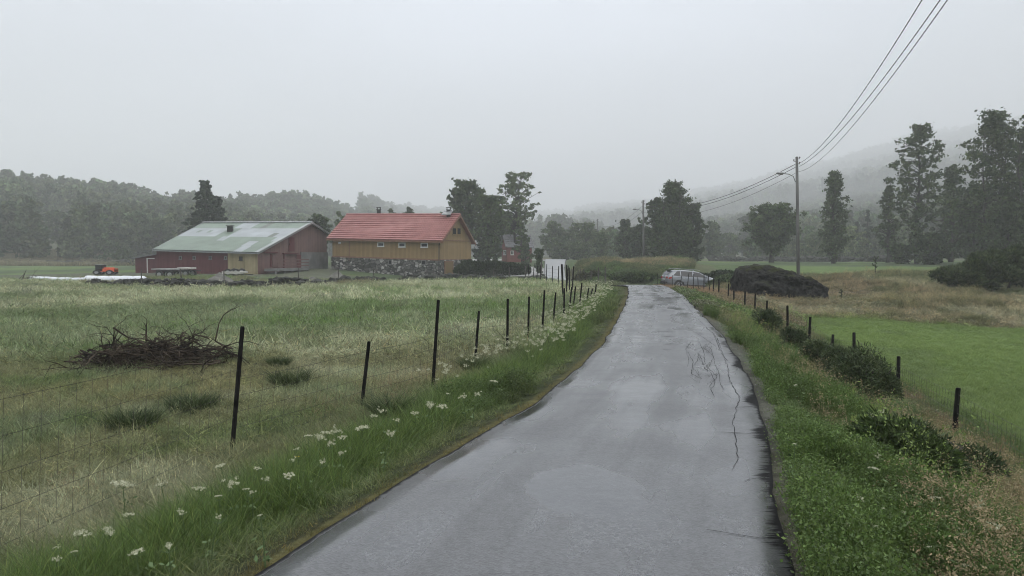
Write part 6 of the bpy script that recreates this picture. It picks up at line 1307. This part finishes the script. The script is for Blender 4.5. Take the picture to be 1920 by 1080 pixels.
x, y = cand(9000, 1250, 2150, 3, 26, 1.35); dl, dr = road_dist(x, y); n1 = fbm(x, y, 1.1, 49); m = (dr > .6)&(dr < 3.0)&(n1 > .57)&(rng.random(len(x)) < .5); x, y = sel(m, x, y)
scatter('dry_stalks', 'straw coloured dry stalks standing among the right verge weeds', 'grass', x, y, seed_g, .55, 1.0, C['tan']*.95*(.7+.6*rng.random((len(x), 1))), rng, tilt=.25)
# 6 smooth green field on the right
x, y = cand(42000, 1450, 2150, 8, 36, 1.4); dl, dr = road_dist(x, y); m = (dr > 3.2)&(rf_edge(x, y) > -.5); x, y = sel(m, x, y); scatter('ley_grass', 'even bright green grass of the right hand field', 'grass', x, y, short_g+mid_g[:1]+mid_g[3:4], .6, 1.2, zone(x, y)*1.25, rng, tilt=.3, zs=.8)
# 7 rough tan slope
x, y = cand(34000, 1330, 2080, 26, 72, 1.3); dl, dr = road_dist(x, y); m = (dr > 3)&(rf_edge(x, y) < .3); x, y = sel(m, x, y); hb = (x > x0-.2)&(x < x1+.2)&(np.abs(y-43.6) < 1.7); x, y = sel(~hb, x, y)
edge2 = np.interp(x, [12, 22, 26, 40, 60, 100], [66, 66, 60, 66, 84, 90]); m = y < edge2+2; x, y = sel(m, x, y); nn = fbm(x*.6, y, 2.6, 21); nn = nn*np.where((x > x0-1)&(x < x1+1)&(y > 34)&(y < 44), .3, 1)
scatter('rough_grass', 'rough straw coloured tussock grass of the right slope', 'grass', x, y, farl_g+far_g+seed_far[:1], .3, .75, zone(x, y)*1.35*(.75+.5*rng.random((len(x), 1))), rng, tilt=.35, zs=.25+.9*sstep(nn, .35, .7))
# 8 bank beyond the crest, far lawns
x, y = cand(12000, 1040, 1300, 60, 92, 1.); dl, dr = road_dist(x, y); m = (dr > .3); x, y = sel(m, x, y); scatter('bank_grass', 'tall mixed grass on the bank beyond the road crest', 'grass', x, y, farl_g+herb_far+herb_far, .45, .9, zone(x, y)*1.35*(.6+.8*fbm(x, y, 1.8, 63))[:, None]*(.7+.6*rng.random((len(x), 1))), rng, tilt=.25, zs=.5+1.6*sstep(fbm(x, y, 2.2, 64), .4, .7))
x, y = cand(500, 1090, 1290, 79, 90, 1.); scatter('bank_reeds', 'pale feathery seed grass along the top of the bank', 'grass', x, y, seed_far, .4, .8, C['tan']*(.8+.4*rng.random((len(x), 1))), rng, tilt=.1)
x, y = cand(9000, 150, 900, 50, 70, 1.); u_ = 960+FPX*x/y; n1 = fbm(x, y, 3, 19); m = (n1 > .5)&((u_ < 350)|(n1 > .6))&(y > 49.5+np.clip((u_-560)/18, 0, 20)); x, y = sel(m, x, y); tn_ = np.where((fbm(x, y, 6, 23) > .5)[:, None], C['tan'], C['olive']*1.1)
scatter('yard_rough_grass', 'long straw coloured grass behind the low stone wall', 'grass', x, y, farl_g+far_g, .5, 1.0, tn_*1.3, rng, tilt=.2)
x, y = cand(5000, -50, 330, 160, 200, 1.); m = rng.random(len(x)) < .6; x, y = sel(m, x, y); scatter('far_meadow_grass', 'tan uncut grass strip below the left woods', 'grass', x, y, farl_g, 1.5, 3.0, C['tan']*1.2*np.ones((len(x), 1)), rng)

# ------------------------------------------------------------------ rush tussocks: things one can count
def rush(u, v, wpx, hpx, label, seed, c1, c2=None, nb=420):
    p = hit(u, v); w_ = wpx/1424*p.y/2; h = hpx/1424*p.y; rng = np.random.default_rng(seed); V, F, c = blades(rng, nb*2, w_*.8, h*1.35, .009, .9); me = npmesh('rush_tussock', V, F, colors={'leafvar': c, 'tint': np.tile([c1], (len(V), 1))})
    ob = link('rush_tussock', me, m_rush, label=label, cat='grass tussock'); ob.location = (p.x, p.y, p.z-.02)
m_rush = leafmat('rush_blades', (.032, .058, .02), (.055, .085, .03), 3, .25)
for k, (u, v, wp, hp, lab) in enumerate(((250, 805, 105, 38, 'dark green tussock nearest the viewer on the left field'), (360, 772, 100, 34, 'wide green tussock in front of the brush pile'), (543, 727, 72, 34, 'dark rounded tussock left of the second fence post'), (524, 688, 40, 18, 'small green tussock behind the dark rounded one'),
        (703, 655, 26, 12, 'little dark tuft beside the top of the second fence post'), (432, 868, 70, 22, 'brownish tuft at the foot of the nearest left fence post'), (890, 700, 50, 30, 'tan tuft at the foot of the fourth left fence post'), (735, 790, 70, 45, 'dark leafy clump in the verge right of the second fence post'),
        (150, 545, 90, 6, 'long low dark tuft on the far left field'), (70, 577, 110, 7, 'low brown tuft line at the left edge of the field'))): rush(u, v, wp, hp, lab, 200+k, (.06, .08, .03), nb=500 if v > 600 else 900)

# ------------------------------------------------------------------ white umbels: single plants near, a belt of meadowsweet farther on
m_petal = mat_noise('creamy_petals', (.44, .45, .31), (.68, .68, .52), 30, rough=.7)
m_stemg = mat_noise('green_stem', (.08, .13, .05), (.11, .16, .06), 10, rough=.7)
m_yel = mat_noise('yellow_petals', (.7, .5, .03), (.8, .6, .05), 10)
def umbel_mesh(seed, r, kind):
    rng = np.random.default_rng(seed); P = []
    if kind == 0:
        for i in range(9):
            a = i*2.4; rr = r*math.sqrt(i/9); P.append(np.stack([rr*math.cos(a)+rng.normal(0, r*.11, 60), rr*math.sin(a)+rng.normal(0, r*.11, 60), rng.normal(0, r*.07, 60)+r*.12*(1-(rr/r)**2)], 1))
    else:
        for i in range(12): c_ = rng.normal(0, r*.42, 3); c_[2] = abs(c_[2])*1.3; P.append(c_+rng.normal(0, r*.12, (46, 3)))
    V, F = quads(np.vstack(P), rng, r*.13, .3, 1.0); return npmesh('flower_head', V, F)
def stem_mesh(seed, h, r):
    rng = np.random.default_rng(seed); mb = MB(); top = Vector((rng.normal(0, .04), rng.normal(0, .04), h)); mb.tube([(0, 0, 0), (top.x*.3, top.y*.3, h*.5), top], [.0045, .0035, .0025], 5)
    for i in range(7): a = i*.9; mb.tube([top-Vector((0, 0, r*.6)), top+Vector((r*.7*math.cos(a), r*.7*math.sin(a), -.01))], .0016, 4, False)
    V, F = quads(np.stack([rng.normal(0, .035, 16), rng.normal(0, .035, 16), h*(.1+.6*rng.random(16))], 1), rng, .03, .4, 1.5); mb.add(V, F); me = bpy.data.meshes.new('stem'); me.from_pydata(mb.v, [], mb.f); return me, top
FV = []
for k in range(6):
    r = .045+.012*(k % 3); sm, top = stem_mesh(300+k, .40, r); FV.append((sm, umbel_mesh(310+k, r, k % 2), top))
for sm, um, _t in FV: sm.materials.append(m_stemg); um.materials.append(m_petal)
def flower(u, v, wpx, label, grp, k, Y=None, lateral=None):
    """a flower whose head is seen at (u, v)"""
    hz_ = .30; 
    # walk the sight line until it is hz_ above the ground
    x, yy, z = ray(u, v); ks = np.linspace(2.4, 40, 1500); xs = float(x)/float(yy)*ks; zs = CAMZ+float(z)/float(yy)*ks; g = ground_z(xs, ks, False)
    i = np.nonzero(zs-g < hz_)[0]
    if not len(i): return
    i = i[0]; p = Vector((xs[i], ks[i], zs[i])); sm, um, top = FV[k % 6]; sc = max(.3, min(1.3, wpx/1424*p.y/.118)); gzz = gz(p.x, p.y); hs = (p.z-gzz)
    rt = empty('umbel_flower', (p.x-top.x, p.y-top.y, gzz), label=label, cat='flower', group=grp)
    s_ = bpy.data.objects.new('stem', sm); col.objects.link(s_); s_.parent = rt; s_.scale = (1, 1, hs/.40); h_ = bpy.data.objects.new('flower_head', um); col.objects.link(h_); h_.parent = rt; h_.location = (top.x, top.y, hs); h_.scale = (sc,)*3; h_.rotation_euler = (.2*math.sin(k), .2*math.cos(k*2), k*1.3)
LF = [(153, 1000, 34), (205, 1000, 26), (230, 908, 30), (302, 908, 20), (373, 916, 22), (434, 913, 20), (462, 917, 16), (472, 925, 12), (410, 930, 12), (340, 962, 18), (240, 965, 20), (411, 972, 10), (488, 966, 9), (316, 1027, 18), (256, 1035, 22), (107, 1027, 12), (140, 1034, 12), (107, 1052, 12), (483, 878, 18), (500, 901, 14), (541, 892, 18), (549, 863, 12), (414, 873, 18), (604, 869, 10), (577, 817, 18), (600, 824, 22), (613, 812, 18), (630, 810, 22), (642, 820, 16), (618, 835, 14), (556, 842, 14), (640, 852, 14), (680, 802, 22), (716, 772, 18), (700, 780, 14), (733, 818, 14), (778, 775, 18), (805, 763, 20), (829, 762, 16), (868, 745, 16), (926, 715, 14), (898, 742, 10), (840, 738, 10), (745, 790, 12)]
for k, (u, v, wp) in enumerate(LF): flower(u, v, wp*1.15, 'creamy white umbel flower among the long grass of the left verge', 'creamy umbel flowers of the left verge', k)
RF = [(1612, 937, 20), (1637, 878, 20), (1646, 858, 12), (1553, 881, 10), (1702, 983, 14), (1752, 934, 20), (1788, 929, 10), (1804, 929, 10), (1643, 991, 12), (1657, 953, 8), (1694, 962, 8), (1857, 988, 30), (1832, 950, 26), (1780, 975, 26), (1588, 987, 8), (1490, 832, 10), (1620, 804, 12), (1632, 778, 14), (1655, 774, 12), (1492, 722, 8), (1800, 1005, 18), (1742, 1025, 14), (1810, 1062, 12), (1830, 1012, 12)]
for k, (u, v, wp) in enumerate(RF): flower(u, v, wp, 'white umbel flower in the weeds of the right verge', 'white umbel flowers of the right verge', k+3)
yf = bpy.data.objects.new('yellow_flower', umbel_mesh(400, .018, 0)); yf.data.materials.append(m_yel); p = hit(558, 905); yf.location = (p.x, p.y, p.z+.2)
yr = empty('yellow_flower', (p.x, p.y, p.z), label='single small yellow flower in the left verge grass', cat='flower'); yf.name = 'flower_head'; col.objects.link(yf); yf.parent = yr; yf.location = (0, 0, .22); sm2 = bpy.data.objects.new('stem', FV[0][0]); col.objects.link(sm2); sm2.parent = yr; sm2.scale = (.6, .6, .55)
umb = [hidden('meadowsweet', umbel_mesh(420+k, .05, 1), m_petal) for k in range(3)]
x, y = cand(16000, 780, 1185, 9, 44, 1.1); dl, dr = road_dist(x, y); n1 = fbm(x, y, 1.6, 46); m = (dl > .7)&(dl < 1.8+.3*n1)&(n1 > .47-.1*sstep(y, 12, 24))&(rng.random(len(x)) < .07+.28*sstep(y, 9.5, 18)); x, y = sel(m, x, y)
scatter('meadowsweet_flowers', 'dense belt of creamy meadowsweet along the left verge towards the crest', 'flowers', x, y, umb, .35, 1.0, np.ones((len(x), 3)), rng, z=ground_z(x, y)+.22+.22*rng.random(len(x)))
x, y = cand(700, 1400, 1900, 7, 20, 1.2); dl, dr = road_dist(x, y); m = (dr > .8)&(dr < 3.4)&(rng.random(len(x)) < .5); x, y = sel(m, x, y); scatter('clover_flowers', 'tiny pale blossoms dotted through the right verge weeds', 'flowers', x, y, umb, .12, .3, np.ones((len(x), 3)), rng, z=ground_z(x, y)+.12+.12*rng.random(len(x)))
# gravel shoulder
bmS = [rock_mesh('r', 0, 0, 0, 1, .8, .6, np.random.default_rng(s), 1, .3) for s in range(3)]; stones = []
m_peb = mat_noise('shoulder_gravel', (.12, .115, .11), (.32, .31, .30), 60, rough=.6, coord='Object')
for b_ in bmS: me = bpy.data.meshes.new('pebble'); b_.to_mesh(me); b_.free(); stones.append(hidden('pebble', me, m_peb))
x, y = cand(30000, 1150, 2000, 2.6, 26, 1.1); dl, dr = road_dist(x, y); m = (dr > -.03)&(dr < .6)&(rng.random(len(x)) < 1.-1.6*dr); x, y = sel(m, x, y); scatter('shoulder_gravel', 'loose grey gravel on the right road shoulder', 'gravel', x, y, stones, .005, .017, np.ones((len(x), 3)), rng, tilt=1)
x, y = cand(500, 300, 1200, 3, 20, 1.2); dl, dr = road_dist(x, y); m = (dl > -.03)&(dl < .2); x, y = sel(m, x, y); 
if len(x): scatter('edge_gravel', 'small stones along the left asphalt edge', 'gravel', x, y, stones, .004, .01, np.ones((len(x), 3)), rng, tilt=1)

# ------------------------------------------------------------------ hillside woods (stuff)
wood = []
for k in range(5):
    tm, cm = tree_mesh(10, (3.6, 4.2, 3.2, 2.6, 4.6)[k], ('round', 'round', 'column', 'cone', 'round')[k], 500+k, 46, 26, .95, .03); 
    V = np.empty(len(cm.vertices)*3, np.float32); cm.vertices.foreach_get('co', V); wood.append(hidden('wood_tree', cm, LM['wood']))
def forest(name, label, umin, umax, rmin, rmax, n_, mask, smin, smax, dark):
    r = np.sqrt(rmin**2+(rmax**2-rmin**2)*rng.random(n_)); u = umin+(umax-umin)*rng.random(n_); az = np.arctan((u-960)/FPX); x = r*np.sin(az); y = r*np.cos(az); m = mask(x, y, u, r); x, y, r, u = x[m], y[m], r[m], u[m]
    c = (.35+1.4*fbm(x, y, 34, 77))[:, None]*(.6+.8*rng.random((len(x), 1)))*np.array([1, 1, 1.])*dark; c = c*np.stack([1+.25*(rng.random(len(x))-.5), np.ones(len(x)), np.ones(len(x))], 1)
    con = fbm(x, y, 60, 33)
    scatter(name, label, 'woods', x, y, wood, smin, smax, c, rng, tilt=.04, weights=[.28, .2, .2, .2, .12], zs=.85+.4*fbm(x, y, 20, 5))
def meadow(u, r): return ((u > 66)&(u < 146)&(r < 325)&(np.abs(u-106) < 16+.3*(r-200)))|((u > 1325)&(u < 1400)&(r > 200)&(r < 400)&(np.abs(u-1362) < 34))|((u > 1062)&(u < 1108)&(r < 420))
forest('left_hill_woods', 'mixed woodland covering the misty hill on the left', -500, 720, 212, 620, 8600, lambda x, y, u, r: ~meadow(u, r)&(r > np.interp(u, HU, HR0)-8)&(r < np.interp(u, HU, HR1)+60), .4, 1.3, 1.08)
forest('far_valley_woods', 'faint woodland fading into mist at the valley head', 680, 1120, 420, 2300, 8000, lambda x, y, u, r: ~meadow(u, r)&(r > np.interp(u, HU, HR0)*.8)&(rng.random(len(u)) < .8), 1.2, 2.4, .8)
forest('right_hill_woods', 'woodland climbing the misty hillside on the right', 1080, 2200, 210, 900, 11000, lambda x, y, u, r: ~meadow(u, r)&(r > np.interp(u, HU, HR0)-20)&(fbm(x, y, 70, 91) > .30), .8, 1.5, .8)
forest('upper_hill_woods', 'highest woodland of the right hillside dissolving into cloud', 1080, 2200, 880, 2560, 15000, lambda x, y, u, r: (fbm(x, y, 130, 94) > .26), 1.6, 3.0, .8)
forest('meadow_edge_woods', 'low trees and scrub at the far side of the right meadow', 1040, 2100, 178, 235, 520, lambda x, y, u, r: ~((u > 1330)&(u < 1400))&(fbm(x, y, 30, 92) > .4), .35, .75, .9)
# ------------------------------------------------------------------ haze: one closed box of thin grey air round the valley
m_haze, t, o = newmat('valley_mist'); pv = t.nodes.new('ShaderNodeVolumePrincipled')
pv.inputs['Density'].default_value = .00105; pv.inputs['Color'].default_value = (.96, .978, 1, 1); pv.inputs['Anisotropy'].default_value = 0.
pv.inputs['Density Attribute'].default_value = ''
t.links.new(pv.outputs[0], o.inputs['Volume'])
hz = MB(); hz.cbox((0, 0, 237), 6640, 6640, 486); ho = hz.build('haze', m_haze, kind='stuff', label='thin grey valley mist that fades the far hills', cat='haze')
